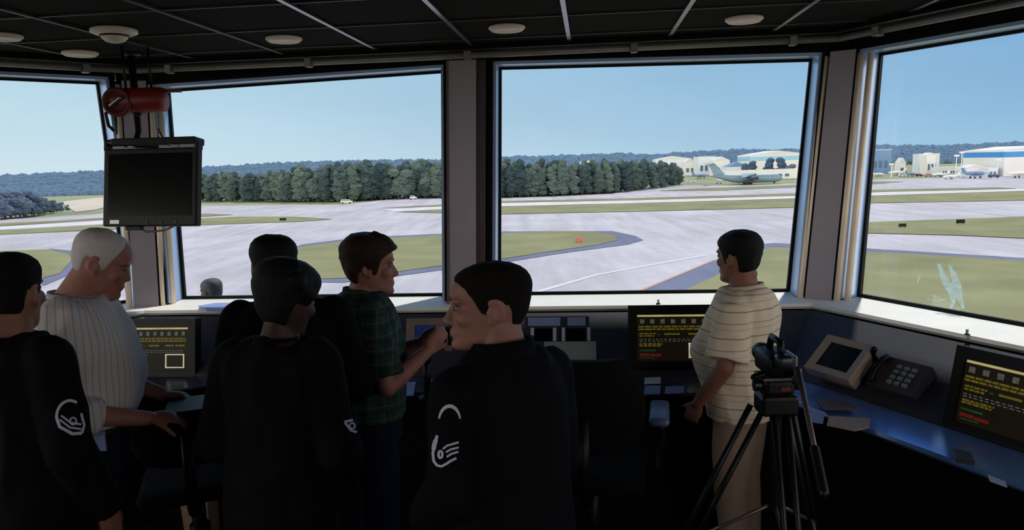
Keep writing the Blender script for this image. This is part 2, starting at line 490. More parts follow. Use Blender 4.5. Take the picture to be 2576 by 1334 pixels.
# corner pillars
def corner(n, wl, wr, el, er, zt, label, vis=True):
    """wl ends here, wr starts here; el/er = distance of pane edge from the corner (top, bottom)"""
    root = bpy.data.objects.new('trim_%d' % n, None); COL.objects.link(root); root['kind'] = 'structure'; root['label'] = label
    z0, z1 = ZS - .02, zt
    bm = NB(); loops = []
    def lp(z, a, k): return wl.p(wl.L + wl.a0(z, 0) * -1 * 0 + (wl.L * 0) - a if False else (wl.a1(z, 0) - a), z, k)
    def rp(z, a, k): return wr.p(wr.a0(z, 0) + a, z, k)
    def cut(z, e_l, e_r):
        return [lp(z, e_l - .02, -.02), wl.p(wl.a1(z, -.06), z, -.06), rp(z, e_r - .02, -.02), rp(z, e_r - .02, RV), wr.p(wr.a0(z, RV), z, RV), lp(z, e_l - .02, RV)]
    for z, i in ((z0, 1), (z1, 0)):
        loops.append(cut(z, el[i], er[i]))
    hexa(bm, loops[0], loops[1]); obj('core', bm, M['black'], root)
    # flat grey panel facing the room
    bm = NB(); loops = []
    hw = .075
    for z in (z0 - .10, z1):
        c = wl.p(wl.a1(z, RV + .05), z, RV + .05)
        nn = (wl.n + wr.n).normalized(); tt = Vector((-nn.y, nn.x, 0))
        if tt.dot(wr.u) < 0: tt = -tt
        c = c + nn * .02
        loops.append([c - tt * hw, c + tt * hw, c + tt * hw - nn * .12, c - tt * hw - nn * .12])
    hexa(bm, loops[0], loops[1]); obj('pillar_panel', bm, M['pillar'], root)
    # shade guide tubes either side of the panel
    for side, ww in ((-1, wl), (1, wr)):
        bm = NB(); offs = (0, ) if side < 0 else (0, .055)
        for of in offs:
            pts = []
            for z in (z0 + .0, z1 - .03):
                c = wl.p(wl.a1(z, RV + .05), z, RV + .05)
                nn = (wl.n + wr.n).normalized(); tt = Vector((-nn.y, nn.x, 0))
                if tt.dot(wr.u) < 0: tt = -tt
                pts.append(c + tt * side * (hw + .028 + of) + nn * (.005 - of * .25))
            tube(bm, pts, .019, 14)
        obj('shade_tube', bm, M['tube'], root, True)
    return root
def edge_from(w, at_end, g_top, g_bot, zt, zb=ZS):
    if at_end: return (w.a1(zt, 0) - g_top, w.a1(zb, 0) - g_bot)
    return (g_top - w.a0(zt, 0), g_bot - w.a0(zb, 0))
cAB = corner(10, WA, WB, edge_from(WA, True, w3[1][0], w3[2][0], w3[1][1]), edge_from(WB, False, bw[0][0], bw[3][0], zt_b), (w3[1][1] + zt_b) / 2 + .02, 'corner pillar with cream shade tubes between the front and right windows')
cCA = corner(11, WC, WA, edge_from(WC, True, cw[1][0], cw[2][0], zt_c), edge_from(WA, False, w2[0][0], w2[3][0], w2[0][1]), (w2[0][1] + zt_c) / 2 + .02, 'corner pillar with shade tubes behind the hanging monitor')
corner(12, WB, WD, (.3, .25), (.35 + .1, .25), 2.7, 'rear corner pillar')
corner(13, WE, WC, (.3, .25), (.35, .25), 2.7, 'rear corner pillar')

# the deep white window ledge on the three walls in front
def prof_sweep(bm, w, prof, a_in=None):
    hexa(bm, [w.f(k * w.m0, z, k) for k, z in prof], [w.f(w.L - k * w.m1, z, k) for k, z in prof])
for n, w in ((14, WA), (15, WB), (16, WC)):
    bm = NB()
    prof_sweep(bm, w, [(-.03, ZS - .01), (.0, ZS), (.34, ZS - .014), (.352, ZS - .03), (.34, ZS - .045), (-.03, ZS - .05)])
    o = struct('trim_%d' % n, bm, M['sill']); o['label'] = 'deep white window ledge'

# perimeter rail under the ceiling, with brackets
RAILK = RV + .17
for n, w, zr in ((17, WA, ZC - .055), (18, WB, ZC - .055), (19, WC, ZC - .055)):
    root = bpy.data.objects.new('trim_%d' % n, None); COL.objects.link(root); root['kind'] = 'structure'; root['label'] = 'shade rail running under the ceiling edge'
    bm = NB()
    tube(bm, [w.p(w.a0(zr, RAILK), zr, RAILK), w.p(w.a1(zr, RAILK), zr, RAILK)], .020, 14)
    obj('rail', bm, M['rail'] if 'rail' in M else M.setdefault('rail', mat('rail_grey', (120, 112, 110), .4, .3)), root, True)
    for fr in (.06, .27, .5, .73, .94):
        a = lerp(w.a0(zr, RAILK), w.a1(zr, RAILK), fr)
        bm = NB()
        c = w.p(a, zr, RAILK)
        box(bm, (-.022, -.03, -.03), (.022, .03, .06), Matrix.Translation(c) @ Matrix(((w.u.x, w.n.x, 0), (w.u.y, w.n.y, 0), (0, 0, 1))).to_4x4(), .006)
        obj('bracket', bm, M['rail'], root)
    bm = NB()
    hexa(bm, [w.p(w.a0(z, k), z, k) for z, k in ((ZC - .02, RV + .02), (ZC, RV + .02), (ZC, .46), (ZC - .035, .46), (ZC - .035, .43))],
         [w.p(w.a1(z, k), z, k) for z, k in ((ZC - .02, RV + .02), (ZC, RV + .02), (ZC, .46), (ZC - .035, .46), (ZC - .035, .43))])
    obj('ceiling_edge', bm, M['black'], root)

# suspended ceiling grid
gA = WA.n                                     # lines run along the front wall's normal
def in_hex(p, z, k):
    for w in (WA, WB, WC, WD, WE, WF):
        q = w.p(0, z, k)
        if (p - q).dot(w.n) < 0: return False
    return True
def clip_line(p, d, z, k):
    t0, t1 = -50, 50
    for w in (WA, WB, WC, WD, WE, WF):
        q = w.p(0, z, k); a = d.dot(w.n); b = (p - q).dot(w.n)
        if abs(a) < 1e-9:
            if b < 0: return None
            continue
        t = -b / a
        if a > 0: t0 = max(t0, t)
        else: t1 = min(t1, t)
    return (t0, t1) if t1 > t0 else None
c0 = at_z(1424, 50, ZC); 
root = bpy.data.objects.new('trim_20', None); COL.objects.link(root); root['kind'] = 'structure'; root['label'] = 'ceiling grid of metal bars'
for i in range(-9, 9):
    p = c0 + uA * (.61 * i)
    cl = clip_line(p, gA, ZC, .46)
    if not cl: continue
    bm = NB(); a = p + gA * cl[0]; b = p + gA * cl[1]
    h = .012
    slab(bm, [a - uA * h, a + uA * h, b + uA * h, b - uA * h], -UP * .012)
    obj('grid_bar', bm, M['tbar'] if -i * (1 if WA.u.x > 0 else -1) < 3 else M['tbar_dark'], root)  # same metal throughout; left bars coloured dark to imitate missing sky reflection
for i in range(-1, 14):
    p = at_z(1300, 42, ZC) + gA * (.61 * i)
    cl = clip_line(p, uA, ZC, .46)
    if not cl: continue
    bm = NB(); a = p + uA * cl[0]; b = p + uA * cl[1]
    slab(bm, [a - gA * .008, b - gA * .008, b + gA * .008, a + gA * .008], -UP * .008)
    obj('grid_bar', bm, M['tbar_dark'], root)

# downlights and the smoke detector
def downlight(px, py, label):
    p = at_z(px, py, ZC)
    r = empty('downlight', p, label, 'ceiling light', 'recessed ceiling lights')
    bm = NB(); lathe(bm, [(.062, -.002), (.10, -.002), (.102, -.012), (.085, -.026), (.064, -.02)], 32)
    obj('trim_ring', bm, M['white'], r, True)
    bm = NB(); lathe(bm, [(.066, -.003), (.066, -.010), (.03, -.018), (.004, -.020)], 28)
    obj('lens', bm, M['lens'], r, True)
M['lens'] = mat('lamp_lens_unlit', (150, 140, 134), .3)
downlight(201, 130, 'unlit round ceiling light near the smoke detector')
downlight(714, 94, 'unlit round ceiling light above the window left of the central mullion')
downlight(1275, 66, 'unlit round ceiling light right above the central mullion')
downlight(1872, 44, 'unlit round ceiling light above the window with the parked aircraft')
downlight(2, 87, 'unlit round ceiling light cut by the left edge of the picture')
p = at_z(286, 72, ZC)
r = empty('smoke_detector', p, 'white stepped smoke detector hanging from the dark ceiling', 'smoke detector')
bm = NB(); lathe(bm, [(.10, 0), (.112, -.006), (.112, -.022), (.09, -.032), (.07, -.034)], 32); obj('base', bm, M['white'], r, True)
bm = NB(); lathe(bm, [(.066, -.034), (.062, -.048), (.045, -.064), (.02, -.072), (.004, -.073)], 28); obj('sensor_head', bm, M['white'], r, True)
bm = NB(); lathe(bm, [(.069, -.034), (.069, -.041), (.05, -.041)], 28); obj('vent_ring', bm, M['black'], r, True)
# ================================================================== the airfield
GZ = -23.0
M['pave'] = None
def pave_mat(name, col, joint=6.0, var=.10, jd=.12):
    m = bpy.data.materials.new(name); m.use_nodes = True
    nt = m.node_tree; b = nt.nodes['Principled BSDF']; b.inputs['Roughness'].default_value = .9; b.inputs['Specular IOR Level'].default_value = .1
    tc = nt.nodes.new('ShaderNodeTexCoord')
    def noise_(scale, sx=1, sy=1, rot=0):
        mp = nt.nodes.new('ShaderNodeMapping'); mp.inputs['Scale'].default_value = (sx, sy, 1); mp.inputs['Rotation'].default_value = (0, 0, rot)
        nt.links.new(tc.outputs['Object'], mp.inputs[0])
        n = nt.nodes.new('ShaderNodeTexNoise'); n.inputs['Scale'].default_value = scale; n.inputs['Detail'].default_value = 5
        nt.links.new(mp.outputs[0], n.inputs[0]); return n.outputs['Fac']
    def rng(x, a, b_, lo=.3, hi=.7):
        r = nt.nodes.new('ShaderNodeMapRange'); r.inputs[1].default_value = lo; r.inputs[2].default_value = hi; r.inputs[3].default_value = a; r.inputs[4].default_value = b_
        nt.links.new(x, r.inputs[0]); return r.outputs[0]
    def mul(x, y):
        k = nt.nodes.new('ShaderNodeMath'); k.operation = 'MULTIPLY'; nt.links.new(x, k.inputs[0]); nt.links.new(y, k.inputs[1]); return k.outputs[0]
    f = rng(noise_(.03), 1 - var, 1 + var)
    f = mul(f, rng(noise_(.25, 1, .12, .4), 1 - var * .8, 1 + var * .8))
    f = mul(f, rng(noise_(.02, 8, 1, -.6), 1 - var, 1 + var))
    br = nt.nodes.new('ShaderNodeTexBrick'); br.inputs['Scale'].default_value = 1; br.offset = 0
    br.inputs['Brick Width'].default_value = joint; br.inputs['Row Height'].default_value = joint; br.inputs['Mortar Size'].default_value = .12
    br.inputs['Color1'].default_value = (1, 1, 1, 1); br.inputs['Color2'].default_value = (.95, .95, .95, 1); br.inputs['Mortar'].default_value = (1 - jd,) * 3 + (1,)
    mp = nt.nodes.new('ShaderNodeMapping'); mp.inputs['Rotation'].default_value = (0, 0, -.55); nt.links.new(tc.outputs['Object'], mp.inputs[0]); nt.links.new(mp.outputs[0], br.inputs[0])
    vm = nt.nodes.new('ShaderNodeVectorMath'); vm.operation = 'SCALE'; vm.inputs[0].default_value = s2l(col); nt.links.new(f, vm.inputs['Scale'])
    mx = nt.nodes.new('ShaderNodeVectorMath'); mx.operation = 'MULTIPLY'; nt.links.new(vm.outputs[0], mx.inputs[0]); nt.links.new(br.outputs[0], mx.inputs[1])
    nt.links.new(mx.outputs[0], b.inputs['Base Color'])
    return m
M['pave'] = pave_mat('concrete_pavement', (187, 180, 184))
M['road'] = pave_mat('pale_road', (212, 204, 204), 10, .05, .05)
M['asphalt'] = pave_mat('blue_grey_asphalt', (112, 115, 136), 8, .08, .03)
M['grass'] = mat('airfield_grass', (136, 134, 98), .95, var=.16, scale=.06, spec=.1)
M['grass_far'] = mat('airfield_grass_far', (148, 150, 116), .95, var=.12, scale=.02, spec=.1)
M['sand'] = mat('sandy_ground', (200, 186, 170), .95, var=.1, scale=.05, spec=.1)
M['orange'] = mat('faded_orange_line', (186, 142, 116), .9)
M['white_line_paint'] = mat('painted_line', (206, 200, 202), .9)

bm = NB(); quad(bm, [(-6000, -200, GZ - .3), (6000, -200, GZ - .3), (6000, 9000, GZ - .3), (-6000, 9000, GZ - .3)])
struct('ground', bm, M['grass_far'])
def ground_poly(name, pts, m, h, label):
    bm = NB(); P = [at_z(x, y, GZ) for x, y in pts]
    vs = [bm.verts.new((p.x, p.y, GZ + h)) for p in P]
    f = bm.faces.new(vs)
    bmesh.ops.triangulate(bm, faces=[f])
    for f in bm.faces:
        f.normal_update()
        if f.normal.z < 0: f.normal_flip()
    o = obj(name, bm, m, recalc=False); tag(o, label, kind='structure'); return o
# pavement (pixel outlines traced on the photo, laid on the ground plane)
ground_poly('pavement', [(-400, 582), (0, 553), (250, 538), (510, 517), (860, 516), (1000, 499), (1255, 499), (1540, 488), (1580, 476), (1740, 466), (1900, 467), (2050, 458), (2190, 452), (2576, 442), (3000, 436), (3400, 1300), (1300, 1300), (-1200, 1300)], M['pave'], 0., 'pale concrete apron and taxiways of the airfield')
ground_poly('sand_clearing', [(150, 508), (240, 498), (300, 496), (520, 488), (520, 500), (300, 512), (240, 528), (190, 534)], M['sand'], .05, 'sandy clearing beyond the left wood')
def grass(pts, label, m='grass', h=.2):
    return ground_poly('grass_island', pts, M[m], h, label)
grass([(-400, 600), (0, 563), (260, 549), (262, 553), (0, 570), (-400, 612)], 'narrow grass strip across the left window between pale lanes')
grass([(-400, 622), (0, 581), (260, 567), (500, 551), (600, 546), (740, 546), (838, 552), (760, 558), (620, 563), (500, 567), (300, 577), (0, 591), (-400, 632)], 'long tapering grass strip running behind the hanging monitor')
grass([(450, 541), (520, 538), (590, 541), (520, 545), (450, 548)], 'sliver of grass beside the hanging monitor')
ground_poly('asphalt_shoulder', [(120, 626), (188, 632), (206, 652), (180, 690), (110, 720), (90, 706), (150, 690), (176, 655), (150, 634)], M['asphalt'], .1, 'blue grey shoulder round the left grass')
grass([(-400, 660), (0, 633), (120, 629), (172, 640), (182, 655), (150, 690), (90, 706), (0, 717), (-400, 760)], 'grass patch behind the head of the white haired man')
ground_poly('asphalt_shoulder', [(690, 640), (760, 616), (900, 598), (1250, 583), (1540, 582), (1598, 594), (1618, 605), (1580, 616), (1420, 637), (1250, 664), (1120, 679), (960, 701), (860, 712), (760, 710)], M['asphalt'], .1, 'blue grey shoulder round the central grass island')
grass([(700, 640), (760, 622), (900, 604), (1120, 593), (1250, 588), (1420, 583), (1500, 586), (1548, 594), (1552, 606), (1500, 618), (1400, 632), (1250, 655), (1120, 669), (960, 691), (860, 702), (790, 704), (720, 690), (690, 665)], 'central grass island with an orange marker')
grass([(1000, 534), (1120, 528), (1255, 521), (1600, 513), (2000, 501), (2190, 494), (2576, 482), (3000, 470), (3000, 494), (2576, 505), (2190, 512), (2000, 523), (1600, 533), (1255, 540), (1120, 537)], 'broad grass strip beyond the main taxiway')
grass([(955, 524), (1120, 515), (1255, 507), (1600, 499), (2000, 487), (2190, 478), (2500, 472), (2560, 475), (2190, 484), (2000, 493), (1600, 504), (1255, 511), (1120, 519)], 'thin grass strip between two pale lanes')
grass([(1655, 481), (1720, 476), (2000, 466), (2190, 457), (2275, 458), (2190, 464), (2000, 472), (1800, 480)], 'thin grass strip in front of the parked aircraft')
grass([(2076, 574), (2187, 560), (2576, 546), (3000, 534), (3000, 616), (2576, 601), (2400, 593), (2187, 588), (2100, 584)], 'grass island with two dark signs in the right window')
ground_poly('asphalt_shoulder', [(1440, 830), (1612, 735), (1798, 657), (1884, 618), (1950, 612), (2180, 626), (2576, 650), (3000, 670), (3000, 700), (1700, 860)], M['asphalt'], .1, 'blue grey shoulder along the orange line')
grass([(1560, 810), (1715, 735), (1830, 682), (1890, 634), (1950, 624), (2180, 634), (2576, 658), (3000, 680), (3000, 1000), (1900, 1200), (1500, 900)], 'grass below the right window')
ground_poly('painted_line', [(1430, 830), (1600, 736), (1795, 655), (1798, 657), (1611, 736), (1442, 831)], M['orange'], .16, 'faded orange edge line on the taxiway')
ground_poly('painted_line', [(1340, 735), (1500, 690), (1780, 640), (1782, 643), (1505, 693), (1349, 739)], M['white_line_paint'], .06, 'pale line crossing the taxiway')
ground_poly('road', [(1255, 511.5), (1600, 504.5), (2000, 493.5), (2190, 484.5), (2560, 476), (3000, 468), (3000, 470), (2576, 481), (2190, 493), (2000, 500), (1600, 512), (1255, 520), (1000, 533), (960, 529), (1120, 519.5)], M['road'], .15, 'bright pale lane beyond the grass strip')
ground_poly('road', [(0, 571), (260, 556), (262, 565), (0, 579), (-400, 620), (-400, 612)], M['road'], .15, 'bright pale lane in the left window')

# ------------------------------------------------------------------ trees
def leaf_mat(name, a, b):
    m = bpy.data.materials.new(name); m.use_nodes = True
    nt = m.node_tree; p = nt.nodes['Principled BSDF']; p.inputs['Roughness'].default_value = .9; p.inputs['Specular IOR Level'].default_value = .05
    tc = nt.nodes.new('ShaderNodeTexCoord'); n = nt.nodes.new('ShaderNodeTexNoise'); n.inputs['Scale'].default_value = .45; n.inputs['Detail'].default_value = 6
    oi = nt.nodes.new('ShaderNodeObjectInfo')
    nt.links.new(tc.outputs['Object'], n.inputs[0])
    ad = nt.nodes.new('ShaderNodeMath'); ad.operation = 'MULTIPLY_ADD'; ad.inputs[1].default_value = .6; 
    nt.links.new(oi.outputs['Random'], ad.inputs[0]); nt.links.new(n.outputs['Fac'], ad.inputs[2])
    r = nt.nodes.new('ShaderNodeMapRange'); r.inputs[1].default_value = .4; r.inputs[2].default_value = 1.2
    nt.links.new(ad.outputs[0], r.inputs[0])
    mx = nt.nodes.new('ShaderNodeMix'); mx.data_type = 'RGBA'; mx.inputs[6].default_value = (*s2l(a), 1); mx.inputs[7].default_value = (*s2l(b), 1)
    nt.links.new(r.outputs[0], mx.inputs[0]); nt.links.new(mx.outputs[2], p.inputs['Base Color'])
    return m
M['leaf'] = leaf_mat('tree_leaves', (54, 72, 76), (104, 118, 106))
M['leaf_left'] = leaf_mat('tree_leaves_haze_tint', (74, 90, 114), (104, 118, 132))  # bluish distance haze baked into the leaf colours
M['ridge'] = leaf_mat('ridge_forest_haze_tint', (88, 114, 144), (100, 124, 146))  # air haze over the far ridge is mixed into its colour
M['trunk'] = mat('tree_trunk', (88, 80, 78), .9, scale=2)
def crown_mesh(kind, seed):
    rnd = random.Random(seed); bm = NB()
    blobs = []
    if kind == 'pine':
        for i in range(10):
            z = .14 + .83 * i / 9; r = (.135 * (1 - ((z - .45) / .66) ** 2) + .028)
            a = rnd.uniform(0, 6.28); o = rnd.uniform(.02, .07)
            blobs.append((Vector((math.cos(a) * o, math.sin(a) * o, z)), (r * rnd.uniform(.85, 1.15), r * rnd.uniform(.85, 1.15), .105)))
    else:
        for i in range(11):
            z = rnd.uniform(.18, .86); r = .13 * (1 - abs(z - .5)) + .045
            a = rnd.uniform(0, 6.28); o = rnd.uniform(.05, .17) * (1 - abs(z - .45))
            blobs.append((Vector((math.cos(a) * o, math.sin(a) * o, z)), (r, r, r * .9)))
    for c, r in blobs:
        t = bmesh.new(); bmesh.ops.create_icosphere(t, subdivisions=3, radius=1)
        off = rnd.uniform(0, 50)
        for v in t.verts:
            d = noise.noise(v.co * 2.4 + Vector((off, 0, 0))) * .38 + noise.noise(v.co * 6 + Vector((0, off, 0))) * .2
            v.co = Vector((v.co.x * r[0], v.co.y * r[1], v.co.z * r[2])) * (1 + d) + c
        merge(bm, t)
    me = bpy.data.meshes.new('crown'); bm.to_mesh(me); bm.free()
    return me
crowns = [crown_mesh('pine', s) for s in range(4)] + [crown_mesh('broad', 10 + s) for s in range(3)]
bm = NB(); tube(bm, [(0, 0, -.02), (.004, 0, .4), (0, .004, .9)], [.016, .011, .004], 7); trunk_me = bpy.data.meshes.new('trunk'); bm.to_mesh(trunk_me); bm.free(); trunk_me.materials.append(M['trunk'])
protos = {}
def tree_proto(ci, mkey, label, group, cat='tree'):
    key = (ci, mkey, label)
    if key in protos: return protos[key], False
    me = crowns[ci].copy(); me.materials.append(M[mkey])
    o = bpy.data.objects.new('tree', None); COL.objects.link(o); tag(o, label, cat, group)
    link('crown', me, None, o); link('trunk', trunk_me, None, o)
    protos[key] = o
    return o, True
NT = 0
def plant(p, h, ci, mkey, label, group, wid=1.):
    global NT; NT += 1
    o, new = tree_proto(ci, mkey, label, group)
    if not new: o = copy_tree(o)
    o.location = (p.x, p.y, GZ); o.scale = (h * wid, h * wid, h); o.rotation_euler = (0, 0, random.uniform(0, 6.28))
    return o
def interp(tab, x):
    if x <= tab[0][0]: return tab[0][1]
    for (a, ya), (b, yb) in zip(tab, tab[1:]):
        if x <= b: return ya + (yb - ya) * (x - a) / (b - a)
    return tab[-1][1]
base_line = [(430, 508), (500, 506), (860, 508), (960, 502), (1120, 497), (1255, 497), (1420, 492), (1560, 484), (1650, 474), (1715, 464)]
top_line = [(430, 446), (500, 444), (700, 436), (760, 424), (860, 418), (1120, 412), (1255, 412), (1500, 410), (1620, 408), (1690, 412), (1725, 432)]
for row in range(5):
    x = 436 + row * 9
    while x < 1716 - row * 4:
        p = at_z(x, interp(base_line, x), GZ)
        dirv = Vector((p.x, p.y, 0)).normalized()
        q = p + dirv * row * 9 + Vector((random.uniform(-2, 2), random.uniform(-2, 2), 0))
        d = q.y
        v = ray(x, interp(top_line, x)); ztop = CAM.z + v.z / v.y * q.y
        h = (ztop - GZ) * random.uniform(.78, 1.05) * (1 + .012 * row)
        tall = x < 1300
        ci = random.choice([0, 1, 2, 3, 0, 1]) if random.random() < .85 else random.choice([4, 5, 6])
        plant(q, h, ci, 'leaf', 'dark green tree in the dense wood behind the runway', 'trees of the wood behind the runway', random.uniform(1.1, 1.5))
        x += random.uniform(17, 27) * (1 + .18 * row)
bl = [(-120, 562), (0, 553), (90, 544), (170, 531)]; tl = [(-120, 480), (0, 474), (60, 478), (110, 492), (150, 506), (180, 518)]
for row in range(3):
    x = -110 + row * 8
    while x < 172 - row * 18:
        p = at_z(x, interp(bl, x), GZ); dirv = Vector((p.x, p.y, 0)).normalized(); q = p + dirv * row * 8
        v = ray(x, interp(tl, x)); h = (CAM.z + v.z / v.y * q.y - GZ) * random.uniform(.88, 1.05)
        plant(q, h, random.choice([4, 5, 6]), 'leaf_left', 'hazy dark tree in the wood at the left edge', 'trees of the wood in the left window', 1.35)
        x += random.uniform(14, 22)
for x, yb, yt, w_ in ((1938, 424, 396, 1.1), (1962, 425, 395, 1.1), (1990, 420, 407, 1.4), (1890, 425, 404, 1.2), (1872, 424, 410, 1.4)):
    p = at_z(x, 447, GZ)
    v = ray(x, yt); h = CAM.z + v.z / v.y * p.y - GZ
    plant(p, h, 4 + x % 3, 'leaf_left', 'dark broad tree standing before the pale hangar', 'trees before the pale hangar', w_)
print('trees', NT)

# far forest ridge on the horizon, one mass that nobody could count
rt = [(-400, 478), (0, 441), (130, 436), (250, 431), (500, 421), (700, 411), (860, 405), (1120, 401), (1290, 394), (1480, 390), (1560, 386), (1640, 391), (1700, 385), (1870, 377), (1960, 377), (2100, 372), (2210, 367), (2400, 366), (2470, 362), (2576, 357), (3000, 338)]
bm = NB(); rnd = random.Random(3)
for (D, drop, stepx, col) in ((2600, 0, 7, 0), (2300, 6, 8, 0), (2000, 14, 10, 0), (1750, 22, 12, 0), (1600, 32, 14, 0), (1450, 44, 16, 0), (1300, 58, 18, 0), (1150, 38, 14, 1), (1050, 46, 14, 1), (960, 52, 14, 1)):
    x = -380
    while x < (2960 if not col else 560):
        stepx_ = stepx
        yt = interp(rt, x) + drop * (.9 if x < 1300 else .55) + rnd.uniform(-3, 3)
        c = at_d(x, yt, D); r = rnd.uniform(6, 10) * D / 2000
        t = bmesh.new(); bmesh.ops.create_icosphere(t, subdivisions=1, radius=1)
        for v in t.verts:
            v.co = Vector((v.co.x * r * 1.3, v.co.y * r * 1.3, v.co.z * r * (1.0 if v.co.z > 0 else 2.2))) * rnd.uniform(.8, 1.15)
            v.co += c - UP * r * .8
        merge(bm, t)
        x += stepx * .62
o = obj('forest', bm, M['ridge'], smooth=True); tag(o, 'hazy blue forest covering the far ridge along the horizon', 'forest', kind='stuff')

# ------------------------------------------------------------------ buildings and aircraft on the far side
M['hangar'] = mat('hangar_white', (228, 224, 216), .7, var=.03, scale=.05)
M['hangar_blue'] = mat('hangar_blue_band', (66, 140, 200), .6, var=.05, scale=.1)
M['hangar_aqua'] = mat('hangar_aqua_band', (150, 196, 216), .6, var=.05, scale=.1)
M['roofw'] = mat('pale_roof', (214, 210, 206), .7, var=.05, scale=.05)
M['bldg'] = mat('pale_building', (218, 220, 222), .7, var=.06, scale=.1)
M['bldg_blue'] = mat('blue_grey_building', (110, 140, 176), .7, var=.06, scale=.1)
M['window_dark'] = mat('dark_panes', (86, 104, 124), .4)
M['plane'] = mat('aircraft_grey', (122, 146, 158), .5, var=.06, scale=.2)
M['plane_dark'] = mat('aircraft_dark', (60, 72, 90), .5)
def building(x0, x1, ytop, ybase, label, wallm='bldg', band=None, gable=0., depth=30, cat='building', ndoor=0, roofm='roofw'):
    base = at_z((x0 + x1) / 2, ybase, GZ); D = base.y
    pl = at_d(x0, ybase, D); pr = at_d(x1, ybase, D)
    v = ray((x0 + x1) / 2, ytop); zt = CAM.z + v.z / v.y * D
    W_ = pr.x - pl.x; Hh = zt - GZ
    r = empty('hangar' if cat == 'hangar' else 'building', (base.x, base.y, GZ), label, cat)
    hw = W_ / 2
    hb = Hh * (1 - gable)
    bm = NB(); box(bm, (-hw, 0, 0), (hw, depth, hb)); obj('building_wall', bm, M[wallm], r)
    bm = NB()
    if gable: hexa(bm, [Vector((-hw * 1.01, -.4, hb)), Vector((hw * 1.01, -.4, hb)), Vector((0, -.4, Hh))], [Vector((-hw * 1.01, depth, hb)), Vector((hw * 1.01, depth, hb)), Vector((0, depth, Hh))])
    else: box(bm, (-hw * 1.01, -.3, Hh), (hw * 1.01, depth, Hh + .03 * Hh))
    obj('building_roof', bm, M[roofm], r)
    if band:
        bm = NB(); box(bm, (-hw * 1.003, -.25, hb * .72), (hw * 1.003, depth * .99, hb * .93)); obj('colour_band', bm, M[band], r)
    for i in range(ndoor):
        a = -hw * .8 + 1.6 * hw * (i + .1) / max(ndoor, 1)
        bm = NB(); box(bm, (a, -.2, hb * .25), (a + 1.6 * hw / ndoor * .6, .2, hb * .55)); obj('window_strip', bm, M['window_dark'], r)
    return r
building(2524, 2700, 366, 441, 'large white hangar with a bright blue band at the right edge', 'hangar', 'hangar_blue', .12, 60, 'hangar')
building(1886, 2030, 379, 440.5, 'wide white hangar with a pale aqua band behind dark trees', 'hangar', 'hangar_aqua', .16, 50, 'hangar')
building(1650, 1740, 393, 440, 'long white building just above the end of the wood', 'bldg', None, .15, 25, ndoor=4)
building(1722, 1752, 399, 442, 'small bright building right of the long white one', 'hangar', None, .2, 20, ndoor=2)
building(1756, 1800, 395, 442, 'pale grey building behind the aircraft tail', 'bldg', None, 0, 25, ndoor=3)
building(1796, 1836, 394, 443, 'white gabled building above the aircraft wing', 'hangar', None, .2, 22, ndoor=2)
building(1826, 1884, 408, 446, 'low blue roofed building left of the aqua hangar', 'bldg', None, .3, 18, roofm='bldg_blue', ndoor=3)
building(1812, 2010, 428, 452, 'long low cream building behind the parked aircraft', 'hangar', None, 0, 12, ndoor=9)
building(2190, 2241, 378, 437, 'blue grey block right of the corner pillar', 'bldg_blue', None, 0, 20, ndoor=3)
building(2262, 2278, 397, 438, 'small white hut among the right window trees', 'hangar', None, .3, 10, ndoor=1)
building(2330, 2352, 384, 440.5, 'white tower block standing above the right apron', 'hangar', None, .1, 12, ndoor=2)
building(2310, 2362, 388, 438, 'white flat roofed annex behind the white tower block', 'bldg', None, 0, 12, ndoor=3)
building(2486, 2510, 422, 444.5, 'short white terminal block left of the blue banded hangar', 'bldg', None, 0, 12, ndoor=2)
building(2364, 2428, 421, 441, 'long low white terminal along the right apron', 'bldg', None, 0, 16, ndoor=8)
building(2431, 2478, 414, 444.5, 'white shed with an arched front on the right apron', 'hangar', None, .25, 14, ndoor=1)
# small white building peeping over the wood
def far_house(x0, x1, yt, yb, D, label):
    p = at_d((x0 + x1) / 2, yb, D); v = ray((x0 + x1) / 2, yt); zt = CAM.z + v.z / v.y * D
    hw = (x1 - x0) / F * D / 2
    r = empty('building', p, label, 'building')
    bm = NB(); box(bm, (-hw, 0, -40), (hw, 20, (zt - p.z) * .7)); obj('building_wall', bm, M['hangar'], r)
    bm = NB(); hexa(bm, [Vector((-hw, -1, (zt - p.z) * .7)), Vector((hw, -1, (zt - p.z) * .7)), Vector((0, -1, zt - p.z))], [Vector((-hw, 20, (zt - p.z) * .7)), Vector((hw, 20, (zt - p.z) * .7)), Vector((0, 20, zt - p.z))]); obj('building_roof', bm, M['roofw'], r)
far_house(1462, 1496, 404, 413, 1200, 'white roofed building peeping over the middle of the wood')
# masts
def mast(x, yt, yb, label):
    p = at_z(x, 446.5, GZ); v = ray(x, yt); h = CAM.z + v.z / v.y * p.y - GZ
    r = empty('light_mast', (p.x, p.y, GZ), label, 'mast', 'light masts on the far apron')
    bm = NB(); tube(bm, [(0, 0, 0), (0, 0, h)], [.5, .3], 8); obj('pole', bm, M['bldg'], r)
    bm = NB(); box(bm, (-2.2, -.5, h - .6), (2.2, .5, h + .9)); obj('lamp_head', bm, M['hangar'], r)
mast(2417, 384, 418, 'tall pale light mast above the right apron'); mast(2404, 392, 418, 'shorter pale light mast left of the tall one')
mast(2508, 402, 420, 'thin light mast beside the blue banded hangar'); mast(2242, 414, 440, 'short light mast near the corner pillar')

